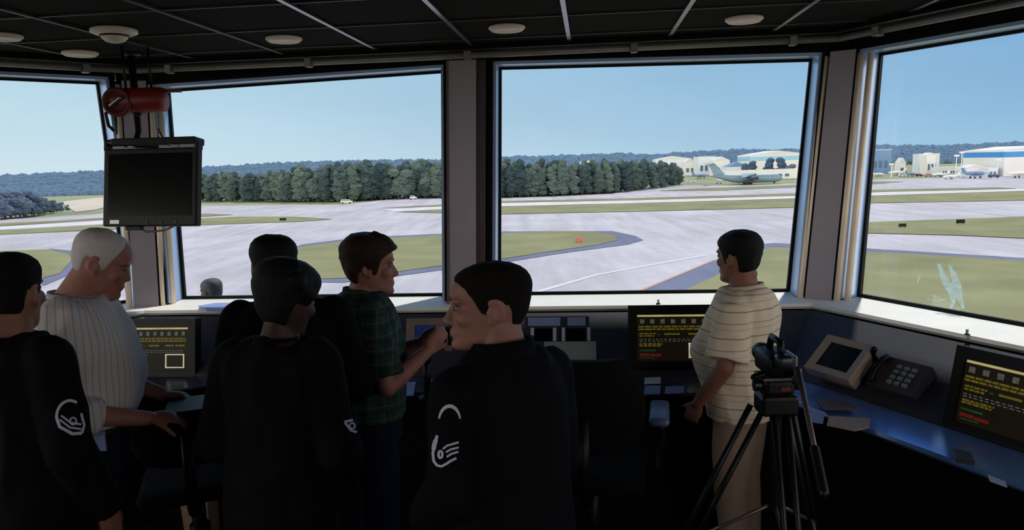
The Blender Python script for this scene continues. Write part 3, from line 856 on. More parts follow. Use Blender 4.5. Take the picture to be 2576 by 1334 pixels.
# transport aircraft
def fus_ring(x, r, zc, yr=1.):
    return [Vector((x, r * yr * math.cos(2 * PI * k / 24), zc + r * math.sin(2 * PI * k / 24))) for k in range(24)]
def transport(loc, length, yaw, label):
    r = empty('transport_aircraft', loc, label, 'aircraft'); r.rotation_euler = (0, 0, yaw)
    s = length / 53.; r.scale = (s, s, s)
    bm = NB()
    prof = [(26.5, .15, 3.6), (26.0, 1.1, 3.7), (25, 1.9, 3.9), (23, 2.8, 4.2), (20, 3.35, 4.3), (10, 3.4, 4.3), (-6, 3.4, 4.3), (-12, 3.0, 4.8), (-18, 2.1, 5.8), (-23, 1.2, 6.6), (-25.5, .4, 7.0)]
    rings_loft(bm, [fus_ring(x, q, z) for x, q, z in prof]); obj('fuselage', bm, M['plane'], r, True)
    for sd in (-1, 1):
        bm = NB()
        hexa(bm, [Vector((7, sd * 2, 7.2)), Vector((-3, sd * 2, 7.2)), Vector((-3, sd * 2, 7.9)), Vector((7, sd * 2, 8.1))],
             [Vector((-5.5, sd * 25.5, 5.9)), Vector((-8.5, sd * 25.5, 5.9)), Vector((-8.5, sd * 25.5, 6.1)), Vector((-5.5, sd * 25.5, 6.15))])
        obj('wing', bm, M['plane'], r)
        for yy, xx in ((8.5, 3.6), (15.5, -.2)):
            bm = NB(); tube(bm, [(xx + 3.4, sd * yy, 4.9), (xx + 2.8, sd * yy, 4.9), (xx, sd * yy, 5.0), (xx - 2.6, sd * yy, 5.1)], [1.35, 1.5, 1.4, .7], 16)
            box(bm, (xx - 2.2, sd * yy - .15, 5.9), (xx + 1.6, sd * yy + .15, 7.2)); obj('engine', bm, M['plane_dark'], r, False)
        bm = NB()
        hexa(bm, [Vector((-24.2, 0, 16.2)), Vector((-28.4, 0, 16.2)), Vector((-28.4, 0, 16.55)), Vector((-24.2, 0, 16.6))],
             [Vector((-28, sd * 9.6, 15.7)), Vector((-30, sd * 9.6, 15.7)), Vector((-30, sd * 9.6, 15.85)), Vector((-28, sd * 9.6, 15.9))]); obj('tailplane', bm, M['plane'], r)
        bm = NB(); box(bm, (-3, sd * 2.6 - .9, .9), (4.6, sd * 2.6 + .9, 3.2), bev=.5); obj('gear_fairing', bm, M['plane_dark'], r)
        for xx in (-1.6, .8, 3.0):
            bm = NB(); tube(bm, [(xx, sd * 2.3, .75), (xx, sd * 3.3, .75)], .75, 14); obj('wheel', bm, M['black'], r)
    bm = NB(); hexa(bm, [Vector((-15.5, -.35, 7.2)), Vector((-24.5, -.35, 7.2)), Vector((-24.5, .35, 7.2)), Vector((-15.5, .35, 7.2))], [Vector((-24, -.25, 16.4)), Vector((-29, -.25, 16.4)), Vector((-29, .25, 16.4)), Vector((-24, .25, 16.4))]); obj('fin', bm, M['plane'], r)
    bm = NB(); tube(bm, [(20.5, -.5, .6), (20.5, .5, .6)], .6, 12); box(bm, (20.2, -.2, .6), (20.8, .2, 2)); obj('nose_wheel', bm, M['black'], r)
    bm = NB(); hexa(bm, [Vector((23.6, -1.9, 5.5)), Vector((24.9, -1.2, 5.1)), Vector((24.9, 1.2, 5.1)), Vector((23.6, 1.9, 5.5))], [Vector((22.8, -1.7, 6.5)), Vector((23.9, -1.1, 6.0)), Vector((23.9, 1.1, 6.0)), Vector((22.8, 1.7, 6.5))]); obj('cockpit_window', bm, M['black'], r)
    return r
pc = at_z(1884, 463, GZ)
transport((pc.x - 2, pc.y, GZ), 60, -.12, 'large grey four engined transport aircraft parked on the far apron')
# small parked aircraft and vehicles
def light_plane(x, y, yaw, label, sz=12, m='hangar'):
    p = at_z(x, y, GZ); r = empty('small_aircraft', (p.x, p.y, GZ), label, 'aircraft', 'small aircraft on the far apron'); r.rotation_euler = (0, 0, yaw); s = sz / 12; r.scale = (s, s, s)
    bm = NB(); tube(bm, [(6, 0, 2), (5, 0, 2.1), (2, 0, 2.2), (-3, 0, 2.3), (-6, 0, 2.8)], [.2, .8, 1., .8, .2], 12); obj('fuselage', bm, M[m], r, True)
    bm = NB(); hexa(bm, [Vector((2, -8, 2.2)), Vector((-.5, -8, 2.2)), Vector((-.5, 8, 2.2)), Vector((2, 8, 2.2))], [Vector((2, -8, 2.4)), Vector((-.5, -8, 2.4)), Vector((-.5, 8, 2.4)), Vector((2, 8, 2.4))]); obj('wing', bm, M[m], r)
    bm = NB(); hexa(bm, [Vector((-3.5, -.12, 2.4)), Vector((-6, -.12, 2.6)), Vector((-6, .12, 2.6)), Vector((-3.5, .12, 2.4))], [Vector((-5.2, -.1, 5)), Vector((-6.6, -.1, 5)), Vector((-6.6, .1, 5)), Vector((-5.2, .1, 5))]); obj('fin', bm, M[m], r)
    bm = NB()
    for q in ((3.8, 0), (-.3, -1.3), (-.3, 1.3)): tube(bm, [(q[0], q[1] - .2, .45), (q[0], q[1] + .2, .45)], .45, 10); tube(bm, [(q[0], q[1], .5), (q[0], q[1] * .5, 1.6)], .12, 6)
    obj('landing_gear', bm, M['plane_dark'], r)
def vehicle(x, y, label, col='hangar', ln=6, yaw=0.):
    p = at_z(x, y, GZ); r = empty('service_vehicle', (p.x, p.y, GZ), label, 'vehicle', 'vehicles on the airfield'); r.rotation_euler = (0, 0, yaw)
    bm = NB(); box(bm, (-ln / 2, -1.1, .6), (ln / 2, 1.1, 1.7), bev=.15); box(bm, (-ln / 2 + .2, -1.05, 1.6), (ln / 2 - 1.6, 1.05, 2.7), bev=.25); obj('vehicle_body', bm, M[col], r)
    bm = NB()
    for sx in (-1, 1):
        for sy in (-1, 1): tube(bm, [(sx * ln * .32, sy * 1.0 - .15, .5), (sx * ln * .32, sy * 1.0 + .15, .5)], .5, 10)
    obj('wheels', bm, M['black'], r)
    bm = NB(); box(bm, (-ln / 2 + .5, -1.12, 1.85), (ln / 2 - 1.9, 1.12, 2.45)); obj('side_glass', bm, M['window_dark'], r)
vehicle(872, 512, 'white vehicle parked at the edge of the wood', 'hangar', 8)
vehicle(1040, 502, 'small white vehicle by the dark edge of the wood', 'hangar', 5)
light_plane(2208, 445, .3, 'small white aircraft nearest the corner pillar in the right window', 14)
light_plane(2256, 441, 2.6, 'small white aircraft below the short light mast', 16)
light_plane(2290, 445, .5, 'small grey aircraft left of the vehicles', 15, 'bldg_blue')
light_plane(2366, 446, 2.8, 'small white aircraft in front of the low terminal', 14)
light_plane(2448, 449, .2, 'dark blue aircraft parked on the right apron', 22, 'bldg_blue')
light_plane(2392, 451, 3.0, 'small white aircraft under the tall light mast', 13)
light_plane(2560, 448, .1, 'white aircraft in front of the blue banded hangar', 20)
vehicle(2270, 444, 'white van on the right apron beside the grey aircraft', 'hangar', 7)
vehicle(2312, 444, 'red service vehicle among the parked aircraft', 'red', 6)
vehicle(2336, 445, 'orange brown vehicle left of the low terminal', 'orange', 7)
vehicle(2500, 447, 'dark vehicle on the right apron', 'plane_dark', 9)
vehicle(1690, 462, 'white van parked right of the wood', 'hangar', 7)
vehicle(1712, 458, 'red vehicle behind the white van', 'red', 7)
vehicle(1738, 459, 'pale vehicle near the aircraft tail', 'bldg', 9)
vehicle(1808, 462, 'white truck under the aircraft tail', 'hangar', 5)
light_plane(1760, 450, .4, 'blue grey aircraft left of the transport tail', 20, 'bldg_blue')
# airfield signs and markers in the grass
def sign(x, y, w_, h_, col, label, cat='airfield sign'):
    p = at_z(x, y, GZ); r = empty('airfield_sign', (p.x, p.y, GZ + .2), label, cat, 'signs and markers in the airfield grass')
    bm = NB(); box(bm, (-w_ / 2, -.15, .25), (w_ / 2, .15, .25 + h_), bev=.05); obj('sign_panel', bm, M[col], r)
    bm = NB()
    for sx in (-1, 1): tube(bm, [(sx * w_ * .35, 0, 0), (sx * w_ * .35, 0, .4)], .08, 8)
    obj('sign_leg', bm, M['black'], r)
sign(2270, 574, 2.4, 1.0, 'black', 'dark sign in the right window grass, nearer the pillar')
sign(2416, 565, 2.8, 1.2, 'black', 'dark sign in the right window grass, farther from the pillar')
sign(712, 557, 3.2, 1.1, 'black', 'dark sign on the long grass strip right of the hanging monitor')
sign(88, 672, 1.7, .5, 'black', 'dark sign on the grass beside the dark haired man')
sign(1456, 612, 2.2, 1.1, 'orange_sign', 'orange marker on the central grass island') if M.setdefault('orange_sign', mat('orange_marker', (206, 96, 78), .6)) else None
sign(668, 648, .9, 1.2, 'orange_sign', 'small orange marker beside the dark headed people')

# ------------------------------------------------------------------ sky and sun
w = bpy.data.worlds.new('sky'); SC.world = w; w.use_nodes = True
nt = w.node_tree; bg = nt.nodes['Background']
tc = nt.nodes.new('ShaderNodeTexCoord'); sp = nt.nodes.new('ShaderNodeSeparateXYZ'); nt.links.new(tc.outputs['Generated'], sp.inputs[0])
def ramp(cols):
    r = nt.nodes.new('ShaderNodeValToRGB'); e = r.color_ramp.elements
    while len(e) > 1: e.remove(e[-1])
    e[0].position = cols[0][0]; e[0].color = (*s2l(cols[0][1]), 1)
    for p_, c in cols[1:]:
        q = e.new(p_); q.color = (*s2l(c), 1)
    nt.links.new(sp.outputs['Z'], r.inputs[0]); return r.outputs[0]
lo = ramp([(0, (226, 242, 250)), (.05, (212, 236, 248)), (.14, (190, 224, 242)), (.4, (120, 170, 220)), (1, (70, 120, 190))])
hi = ramp([(0, (168, 208, 238)), (.05, (152, 196, 232)), (.14, (138, 184, 226)), (.4, (96, 148, 208)), (1, (64, 114, 184))])
mr = nt.nodes.new('ShaderNodeMapRange'); mr.inputs[1].default_value = -.6; mr.inputs[2].default_value = .55; nt.links.new(sp.outputs['X'], mr.inputs[0])
mx = nt.nodes.new('ShaderNodeMix'); mx.data_type = 'RGBA'; nt.links.new(mr.outputs[0], mx.inputs[0]); nt.links.new(lo, mx.inputs[6]); nt.links.new(hi, mx.inputs[7])
nz = nt.nodes.new('ShaderNodeTexNoise'); nz.inputs['Scale'].default_value = 3; nz.inputs['Detail'].default_value = 4
mp = nt.nodes.new('ShaderNodeMapping'); mp.inputs['Scale'].default_value = (1, 1, 3.5); nt.links.new(tc.outputs['Generated'], mp.inputs[0]); nt.links.new(mp.outputs[0], nz.inputs[0])
r2 = nt.nodes.new('ShaderNodeMapRange'); r2.inputs[1].default_value = .35; r2.inputs[2].default_value = .7; r2.inputs[3].default_value = .98; r2.inputs[4].default_value = 1.04; nt.links.new(nz.outputs['Fac'], r2.inputs[0])
vm = nt.nodes.new('ShaderNodeVectorMath'); vm.operation = 'SCALE'; nt.links.new(mx.outputs[2], vm.inputs[0]); nt.links.new(r2.outputs[0], vm.inputs['Scale'])
# glare added to the unseen sky behind and far left, lights people's backs
g1 = nt.nodes.new('ShaderNodeMapRange'); g1.interpolation_type = 'SMOOTHSTEP'; g1.inputs[1].default_value = .45; g1.inputs[2].default_value = -.25; g1.inputs[3].default_value = 0; g1.inputs[4].default_value = 1; nt.links.new(sp.outputs['Y'], g1.inputs[0])
g2 = nt.nodes.new('ShaderNodeMapRange'); g2.inputs[1].default_value = 1; g2.inputs[2].default_value = -1; g2.inputs[3].default_value = 3.6; g2.inputs[4].default_value = 8.0; nt.links.new(sp.outputs['X'], g2.inputs[0])
g3 = nt.nodes.new('ShaderNodeMix'); g3.data_type = 'RGBA'; g5 = nt.nodes.new('ShaderNodeMapRange'); g5.interpolation_type = 'SMOOTHSTEP'; g5.inputs[1].default_value = .62; g5.inputs[2].default_value = .30; g5.inputs[3].default_value = 0; g5.inputs[4].default_value = 1; nt.links.new(sp.outputs['Z'], g5.inputs[0])
g6 = nt.nodes.new('ShaderNodeMath'); g6.operation = 'MULTIPLY'; nt.links.new(g1.outputs[0], g6.inputs[0]); nt.links.new(g5.outputs[0], g6.inputs[1])
nt.links.new(g6.outputs[0], g3.inputs[0]); nt.links.new(vm.outputs[0], g3.inputs[6])
g4 = nt.nodes.new('ShaderNodeVectorMath'); g4.operation = 'SCALE'; g4.inputs[0].default_value = (.62, .58, .54); nt.links.new(g2.outputs[0], g4.inputs['Scale']); nt.links.new(g4.outputs[0], g3.inputs[7])
nt.links.new(g3.outputs[2], bg.inputs[0]); bg.inputs[1].default_value = 1.0
sun = bpy.data.lights.new('sun', 'SUN'); sun.energy = 3.65; sun.angle = R_(1.5); sun.color = (1, .95, .87)
so = bpy.data.objects.new('sun', sun); COL.objects.link(so)
el = R_(55); az = -WA.n.copy(); az = rotz(az, -25)
sd = Vector((az.x * math.cos(el), az.y * math.cos(el), math.sin(el)))
so.rotation_euler = (-sd).to_track_quat('-Z', 'Y').to_euler(); so.location = (0, 20, 40)
# ================================================================== consoles
DK = .20
def console(w, nm, label, s0=None, s1=None):
    r = empty('control_console', w.f(w.L / 2, 0, .6), label, 'console', 'control consoles along the windows')
    inv = Matrix.Translation(-r.location)
    def part(name, prof, m):
        bm = NB(); hexa(bm, [w.f(k * w.m0, z, k) - r.location for k, z in prof], [w.f(w.L - k * w.m1, z, k) - r.location for k, z in prof])
        return obj(name, bm, m, r)
    part('sloped_panel', [(.335, 1.145), (.365, 1.15), (.73, .875), (.73, .83), (.335, .83)], M['console'])
    part('desk_surface', [(.735, .862), (1.00, .852), (1.012, .84), (1.0, .826), (.735, .826)], M['desk_sky_sheen'] if w is WB else M['desk'])
    part('base_cabinet', [(.09, 0.002), (.86, 0.002), (.86, .822), (.09, .822)], M['base'])
    return r
console(WA, 'a', 'grey laminate console along the front windows with papers on its edge')
console(WB, 'b', 'console along the right windows with a glossy desk edge tinted blue for sky sheen')
console(WC, 'c', 'console along the left window behind the white haired man')

def frame_mtx(origin, x, y, z):
    return Matrix(((x.x, y.x, z.x, origin.x), (x.y, y.y, z.y, origin.y), (x.z, y.z, z.z, origin.z), (0, 0, 0, 1)))
def wide_screen(w, pxl, pyl, pxr, k, tilt, hgt, label, ktop=None, width=.56, flip=False):
    """black framed flat display standing in the console; local x along the wall, y up the screen, z toward the room"""
    x = w.u.copy(); zr = (w.n * math.cos(R_(tilt)) + UP * math.sin(R_(tilt))).normalized(); y = zr.cross(x)
    o = at_pl(pxl, pyl, w.f(0, 1.05, k), zr)                 # top left corner
    r = empty('flat_display', o, label, 'display', 'flat displays with yellow status text')
    r.matrix_world = frame_mtx(o, x, y, zr)
    W_, H_ = width, hgt
    bm = NB(); b = .045
    box(bm, (0, -H_, -.06), (b, 0, .012)); box(bm, (W_ - b, -H_, -.06), (W_, 0, .012)); box(bm, (b, -b * 1.1, -.06), (W_ - b, 0, .012)); box(bm, (b, -H_, -.06), (W_ - b, -H_ + b * .8, .012))
    obj('bezel', bm, M['screen_black'], r)
    bm = NB(); box(bm, (.02, -H_ + .02, -.058), (W_ - .02, -.02, -.002)); obj('screen', bm, M['screen_brown'], r)
    iw, ih = W_ - 2 * b, H_ - 1.9 * b
    def X(f): return b + iw * f
    def Y(f): return -b * 1.1 - ih * f
    def bars(name, m, rects):
        bm = NB()
        for (a, c, d, e) in rects: box(bm, (X(a), Y(e), -.002), (X(d), Y(c), .0015))
        obj(name, bm, m, r)
    rnd = random.Random(label)
    bars('title_line', M['cream_line'], [(.01, .015, .99, .055)])
    for i in range(8): bars('status_box', M['grey_line'], [(.04 + .12 * i, .11, .04 + .12 * i + .05, .2)])
    rs = []
    for (yy, x0, x1) in ((.25, .02, .95), (.305, .02, .95)):
        a = x0
        while a < x1:
            d = rnd.uniform(.03, .09); rs.append((a, yy, min(a + d, x1), yy + .035)); a += d + .012
    bars('yellow_text', M['yellow'], rs); rs = []
    for (yy, x0, x1) in ((.40, .03, .22), (.45, .03, .2), (.62, .03, .3), (.66, .03, .28)):
        if yy == .62: bars('yellow_text', M['yellow'], rs); rs = []
        a = x0
        while a < x1:
            d = rnd.uniform(.02, .06); rs.append((a, yy, min(a + d, x1), yy + .03)); a += d + .012
    bars('yellow_text', M['yellow'], rs)
    for q in ((.32, .41, .50, .445), (.6, .41, .74, .445), (.77, .41, .93, .445)): bars('yellow_bar', M['yellow'], [q])
    rs = []
    for yy in (.53, .57):
        a = .03
        while a < .9:
            d = rnd.uniform(.015, .04); rs.append((a, yy, a + d, yy + .018)); a += d + .02
    bars('grey_text', M['grey_line'], rs)
    bars('red_text', M['red_line'], [(.03, .84, .15, .89), (.16, .85, .28, .9)])
    bars('green_text', M['green_line'], [(.03, .76, .22, .79), (.245, .42, .27, .45), (.04, .92, .2, .935)])
    t = .02
    bars('white_box_outline', M['white_line'], [(.60, .62, .92, .62 + t * 1.3), (.60, .94 - t * 1.3, .92, .94), (.60, .62, .60 + t, .94), (.92 - t, .62, .92, .94)])
    return r
wide_screen(WA, 1580, 769, 1780, .69, 10, .345, 'black framed status display behind the striped polo shirt', width=.56)
wide_screen(WB, 2412, 868, 2576, .68, 12, .36, 'black framed status display at the right edge of the console', width=.60)
# the left one sits across the corner pillar
r = wide_screen(WA, 310, 803, 500, .69, 10, .345, 'black framed status display beside the white haired man', width=.46)

# beige touch monitor lying on the right slope
def slope_frame(w, px, py, off):
    x = w.u.copy(); d = Vector(w.n * .365 + UP * -.275).normalized()     # down the slope toward the room
    z = x.cross(-d).normalized()
    if z.z < 0: z = -z
    p0 = w.f(0, .875, .73) + z * off
    o = at_pl(px, py, p0, z)
    return o, x, -d, z
o, x, y, z = slope_frame(WB, 2082, 840, .12)
tr = slope_frame(WB, 2199, 864, .12)[0]; bl = slope_frame(WB, 2026, 923, .12)[0]
print('beige', (tr - o).length, (bl - o).length, (tr - o).dot(x), (bl - o).dot(y))
bw_, bh_ = .30, .27
r = empty('touch_monitor', o, 'beige touch monitor leaning on the right console', 'monitor')
r.matrix_world = frame_mtx(o, x, y, z)
bw_ = (tr - o).dot(x); bh_ = -(bl - o).dot(y)
sk = (bl - o).dot(x)                          # sideways run of the left edge
bm = NB(); t = .05
def P(f, g, zz): return Vector((bw_ * f + sk * g * .6, -bh_ * g, zz))
fo = [(0, 0), (1, 0), (1, 1), (0, 1)]; fi = [(.15, .15), (.85, .15), (.85, .82), (.15, .82)]
for i in range(4):
    j = (i + 1) % 4
    hexa(bm, [P(*fo[i], -.05), P(*fo[j], -.05), P(*fi[j], -.05), P(*fi[i], -.05)], [P(*fo[i], -.004), P(*fo[j], -.004), P(*fi[j], -.012), P(*fi[i], -.012)])
obj('front_bezel', bm, M['beige'], r)
bm = NB(); hexa(bm, [P(f, g, -.03) for f, g in fi], [P(f, g, -.016) for f, g in fi]); obj('screen', bm, M['screen_glass'], r)
bm = NB(); hexa(bm, [P(*f, -.05) for f in fo], [P(.1 + .8 * f, .12 + .76 * g, -.115) for f, g in fo]); obj('rear_housing', bm, M['beige'], r)
# handset unit further along the slope
o, x, y, z = slope_frame(WB, 2234, 910, .012)
r = empty('telephone', o, 'dark desk telephone with a handset between the beige monitor and the status display', 'telephone')
r.matrix_world = frame_mtx(o, x, y, z)
bm = NB(); hexa(bm, [Vector((0, 0, -.01)), Vector((.26, 0, -.01)), Vector((.26, -.17, -.01)), Vector((0, -.17, -.01))], [Vector((0, 0, .045)), Vector((.26, 0, .045)), Vector((.26, -.17, .02)), Vector((0, -.17, .02))]); obj('telephone_body', bm, mat('brown_grey_plastic', (74, 64, 66), .5), r)
bm = NB(); tube(bm, [(.03, -.02, .055), (.035, -.05, .075), (.035, -.12, .07), (.03, -.155, .045)], [.02, .014, .014, .02], 12, round_ends=True); obj('handset', bm, M['screen_black'], r, True)
bm = NB()
for i in range(4):
    for j in range(3): box(bm, (.10 + j * .04, -.05 - i * .03, .02), (.125 + j * .04, -.033 - i * .03, .046 - i * .003))
obj('keypad', bm, M['paper_grey'], r)
bm = NB(); tube(bm, [(-.035, -.03, 0), (-.035, -.03, .07), (-.02, -.02, .10)], [.014, .012, .016], 12, round_ends=True); obj('microphone', bm, M['screen_black'], r, True)

# flight strip holder on the front console
x = WA.u; zr = (WA.n * math.cos(R_(30)) + UP * math.sin(R_(30))).normalized(); y = zr.cross(x)
o = at_pl(1320, 797, WA.f(0, 1.06, .56), zr); tr = at_pl(1500, 797, WA.f(0, 1.06, .56), zr); br = at_pl(1500, 908, WA.f(0, 1.06, .56), zr)
r = empty('strip_board', o, 'grey rack of pale strip holders on the front console behind the young man in navy', 'strip rack'); r.matrix_world = frame_mtx(o, x, y, zr)
bw_ = (tr - o).dot(x); bh_ = -(br - o).dot(y)
print('board', bw_, bh_)
def rect(name, m, rects, z0, z1):
    bm = NB()
    for a, b, c, d in rects: box(bm, (bw_ * a, -bh_ * d, z0), (bw_ * c, -bh_ * b, z1))
    return obj(name, bm, m, r)
rect('back_plate', mat('rack_grey', (58, 60, 72), .5), [(0, 0, .9, 1)], -.03, 0)
rect('header_card', M['paper_blue'], [(.05, .03, .50, .22)], 0, .006)
rect('header_card', M['paper_blue'], [(.60, .03, .85, .22)], 0, .006)
rect('dark_slot', M['screen_glass'], [(.14, .28, .38, .56)], 0, .004)
rect('dark_slot', M['screen_glass'], [(.58, .28, .84, .56)], 0, .004)
for a in (.09, .40, .52, .87): rect('white_divider', M['paper'], [(a, .28, a + .045, .58)], 0, .02)
rect('lower_tray', M['paper_grey'], [(.28, .60, .99, 1.0)], 0, .025)

# small beige monitor with a blue screen behind the green shirt
zr = (WA.n * math.cos(R_(20)) + UP * math.sin(R_(20))).normalized(); y = zr.cross(x)
o = at_pl(1024, 802, WA.f(0, 1.06, .55), zr); tr = at_pl(1140, 800, WA.f(0, 1.06, .55), zr); br = at_pl(1140, 912, WA.f(0, 1.06, .55), zr)
r = empty('beige_monitor', o, 'small beige monitor with a blue screen between the green shirt and the young man', 'monitor'); r.matrix_world = frame_mtx(o, x, y, zr)
bw_ = (tr - o).dot(x); bh_ = -(br - o).dot(y)
rect('monitor_frame', mat('tan_plastic', (126, 108, 100), .5), [(0, 0, 1, .16), (0, .84, 1, 1), (0, .16, .18, .84), (.84, .16, 1, .84)], -.04, .014)
rect('screen', M['screen_blue'], [(.16, .14, .86, .86)], -.04, .004)
rect('rear_housing', mat('tan_plastic', (126, 108, 100), .5), [(.06, .06, .94, .94)], -.12, -.04)

# papers on the desks
def desk_sheet(pts, m, label, name='paper_sheet', cat='paper', z=.868, th=.003, grp='papers on the consoles'):
    P_ = [at_z(a, b, z) for a, b in pts]
    c = sum(P_, Vector()) / len(P_)
    bm = NB(); A = [p - c for p in P_]; hexa(bm, A, [p + UP * th for p in A])
    o = obj(name, bm, m); o.location = c; return tag(o, label, cat, grp)
desk_sheet([(1470, 968), (1580, 965), (1576, 998), (1466, 1000)], M['paper_blue'], 'pale blue sheet on the front desk just left of the chair back edge')
desk_sheet([(1622, 952), (1662, 950), (1662, 966), (1620, 968)], M['paper'], 'small white sheet on the front desk under the status display')
desk_sheet([(1622, 972), (1662, 971), (1660, 992), (1620, 993)], M['paper_blue'], 'pale note below the small white sheet on the front desk')
desk_sheet([(1674, 974), (1722, 972), (1720, 990), (1672, 992)], M['paper_blue'], 'pale note left of the striped shirt on the front desk')
desk_sheet([(1074, 958), (1142, 955), (1140, 994), (1072, 997)], M['paper'], 'pale sheet on the desk between the green shirt and the young man')
desk_sheet([(1012, 964), (1046, 962), (1040, 996), (1006, 998)], M['paper_blue'], 'narrow pale sheet beside the green shirted man')
desk_sheet([(2040, 1035), (2075, 1040), (2070, 1068), (2036, 1062)], M['paper_blue'], 'bright blue sheet on the right desk behind the camera tripod')
desk_sheet([(2086, 1050), (2190, 1056), (2186, 1078), (2150, 1086), (2080, 1072)], M['beige'], 'brown folded chart on the right desk edge', 'folded_chart', 'chart', .872, .006)
desk_sheet([(2052, 1010), (2130, 1014), (2160, 1034), (2070, 1032)], mat('brown_folder', (84, 74, 74), .6), 'dark folder on the right desk below the beige monitor', 'folder', 'folder', .872, .01)
desk_sheet([(2484, 1196), (2530, 1214), (2534, 1228), (2490, 1212)], M['paper'], 'small white label card near the right end of the blue tinted desk', 'card', 'card', .868, .003)
desk_sheet([(2396, 1140), (2440, 1150), (2452, 1172), (2404, 1164)], mat('dark_keypad', (60, 62, 74), .4), 'dark keypad on the right desk under the status display', 'keypad', 'keypad', .866, .02)
desk_sheet([(500, 774), (540, 767), (608, 766), (622, 776), (600, 784), (520, 784)], M['paper_blue'], 'crumpled pale blue cloth on the window ledge below the outside head', 'cloth', 'cloth', 1.193, .012, 'things on the window ledge')
# red pen and knobs on the ledge
def ledge_knob(px, py, w, label):
    p = at_z(px, py, 1.19)
    r = empty('ledge_knob', p, label, 'knob', 'small knobs on the window ledge')
    bm = NB(); lathe(bm, [(.008, 0), (.008, .009), (.005, .012), (.007, .015), (.007, .023), (.003, .026)], 16); obj('knob_body', bm, M['steel'], r, True)
    bm = NB(); lathe(bm, [(.013, -.001), (.013, .002), (.009, .003)], 16); obj('knob_base', bm, M['screen_black'], r, True)
ledge_knob(1656, 764, WA, 'small knob on the ledge above the front status display')
ledge_knob(2433, 842, WB, 'small knob on the ledge above the right status display')

# hanging monitor
def hanging_monitor():
    d = 4.35
    tl = at_d(247, 372, d + .09); tr = at_d(488, 376, d - .02); br = at_d(503, 562, d - .10); bl = at_d(272, 574, d + .01)
    c = (tl + tr + br + bl) / 4
    x = ((tr - tl) + (br - bl)).normalized(); y = ((tl - bl) + (tr - br)); y = (y - x * y.dot(x)).normalized(); z = x.cross(y)
    w_ = ((tr - tl).length + (br - bl).length) / 2; h_ = ((tl - bl).length + (tr - br).length) / 2
    print('monitor', w_, h_, z)
    r = empty('hanging_monitor', c, 'black monitor hanging from the ceiling in front of the left corner pillar', 'monitor'); r.matrix_world = frame_mtx(c, x, y, z)
    bm = NB(); box(bm, (-w_ / 2, -h_ / 2, -.05), (w_ / 2, h_ / 2, 0), bev=.008)
    obj('monitor_case', bm, M['screen_black'], r)
    bm = NB(); box(bm, (-w_ / 2 + .035, -h_ / 2 + .06, -.002), (w_ / 2 - .035, h_ / 2 - .03, .003)); obj('screen', bm, M['screen_glass'], r)
    bm = NB(); box(bm, (-w_ / 2 + .05, -h_ / 2 + .014, -.001), (-w_ / 2 + .11, -h_ / 2 + .036, .003)); obj('maker_plate', bm, M['steel'], r)
    bm = NB()
    bm.free()
    for i in range(3):
        bm = NB(); box(bm, (-.02 + i * .09, -h_ / 2 + .018, 0), (-.005 + i * .09, -h_ / 2 + .03, .004)); obj('button', bm, mat('button_grey', (40, 40, 44), .5), r)
    # rain hood bar on top
    bm = NB(); box(bm, (-w_ / 2 + .04, h_ / 2 + .022, -.10), (w_ / 2 - .02, h_ / 2 + .062, .0), bev=.006)
    for sx in (-w_ / 2 + .01, w_ / 2 - .01): box(bm, (sx - .012, h_ / 2 - .01, -.05), (sx + .012, h_ / 2 + .036, -.0), bev=.004)
    obj('top_rail', bm, M['screen_black'], r)
    for a, b in ((-.42, -.30), (-.26, -.2), (.08, .15), (.2, .28), (.3, .46)):
        bm = NB(); box(bm, (a * w_, h_ / 2 + .002, -.04), (b * w_, h_ / 2 + .018, -.012)); obj('rail_spacer', bm, M['steel'], r)
    inv = r.matrix_world.inverted()
    top = Vector((c.x - .0, c.y + .46, ZC - .002)); lowp = r.matrix_world @ Vector((0, h_ / 2 + .03, -.075))
    top.x = at_d(345, 300, top.y).x
    bm = NB(); tube(bm, [inv @ top, inv @ Vector((top.x, top.y, lowp.z + .10)), inv @ Vector((top.x, top.y - .05, lowp.z + .03)), inv @ Vector((top.x, lowp.y, lowp.z + .02)), inv @ lowp], .022, 12); obj('hanger_pole', bm, M['screen_black'], r, True)
    bm = NB(); lathe(bm, [(.055, 0), (.055, -.012), (.02, -.02)], 20, inv @ Matrix.Translation(top)); obj('ceiling_plate', bm, M['screen_black'], r, True)
    bm = NB(); tube(bm, [Vector((.02, h_ / 2 + .06, -.05)), Vector((.03, h_ / 2 + .11, -.03)), Vector((.05, h_ / 2 + .085, -.02)), Vector((.06, h_ / 2 + .05, -.03))], .010, 10, round_ends=True); obj('pivot_clamp', bm, M['steel'], r, True)
    bm = NB(); tube(bm, [Vector((-.10, -h_ / 2, -.03)), Vector((-.05, -h_ / 2 - .03, -.05)), Vector((.06, -h_ / 2 - .02, -.06)), Vector((.14, -h_ / 2 + .01, -.05))], .006, 8); obj('cable', bm, M['tube_dim'], r, True)
    bm = NB(); box(bm, (-.16, -h_ / 2 - .022, -.045), (-.06, -h_ / 2 + .0, -.01), bev=.004); obj('cable_clip', bm, M['screen_black'], r)
    return r
hanging_monitor()
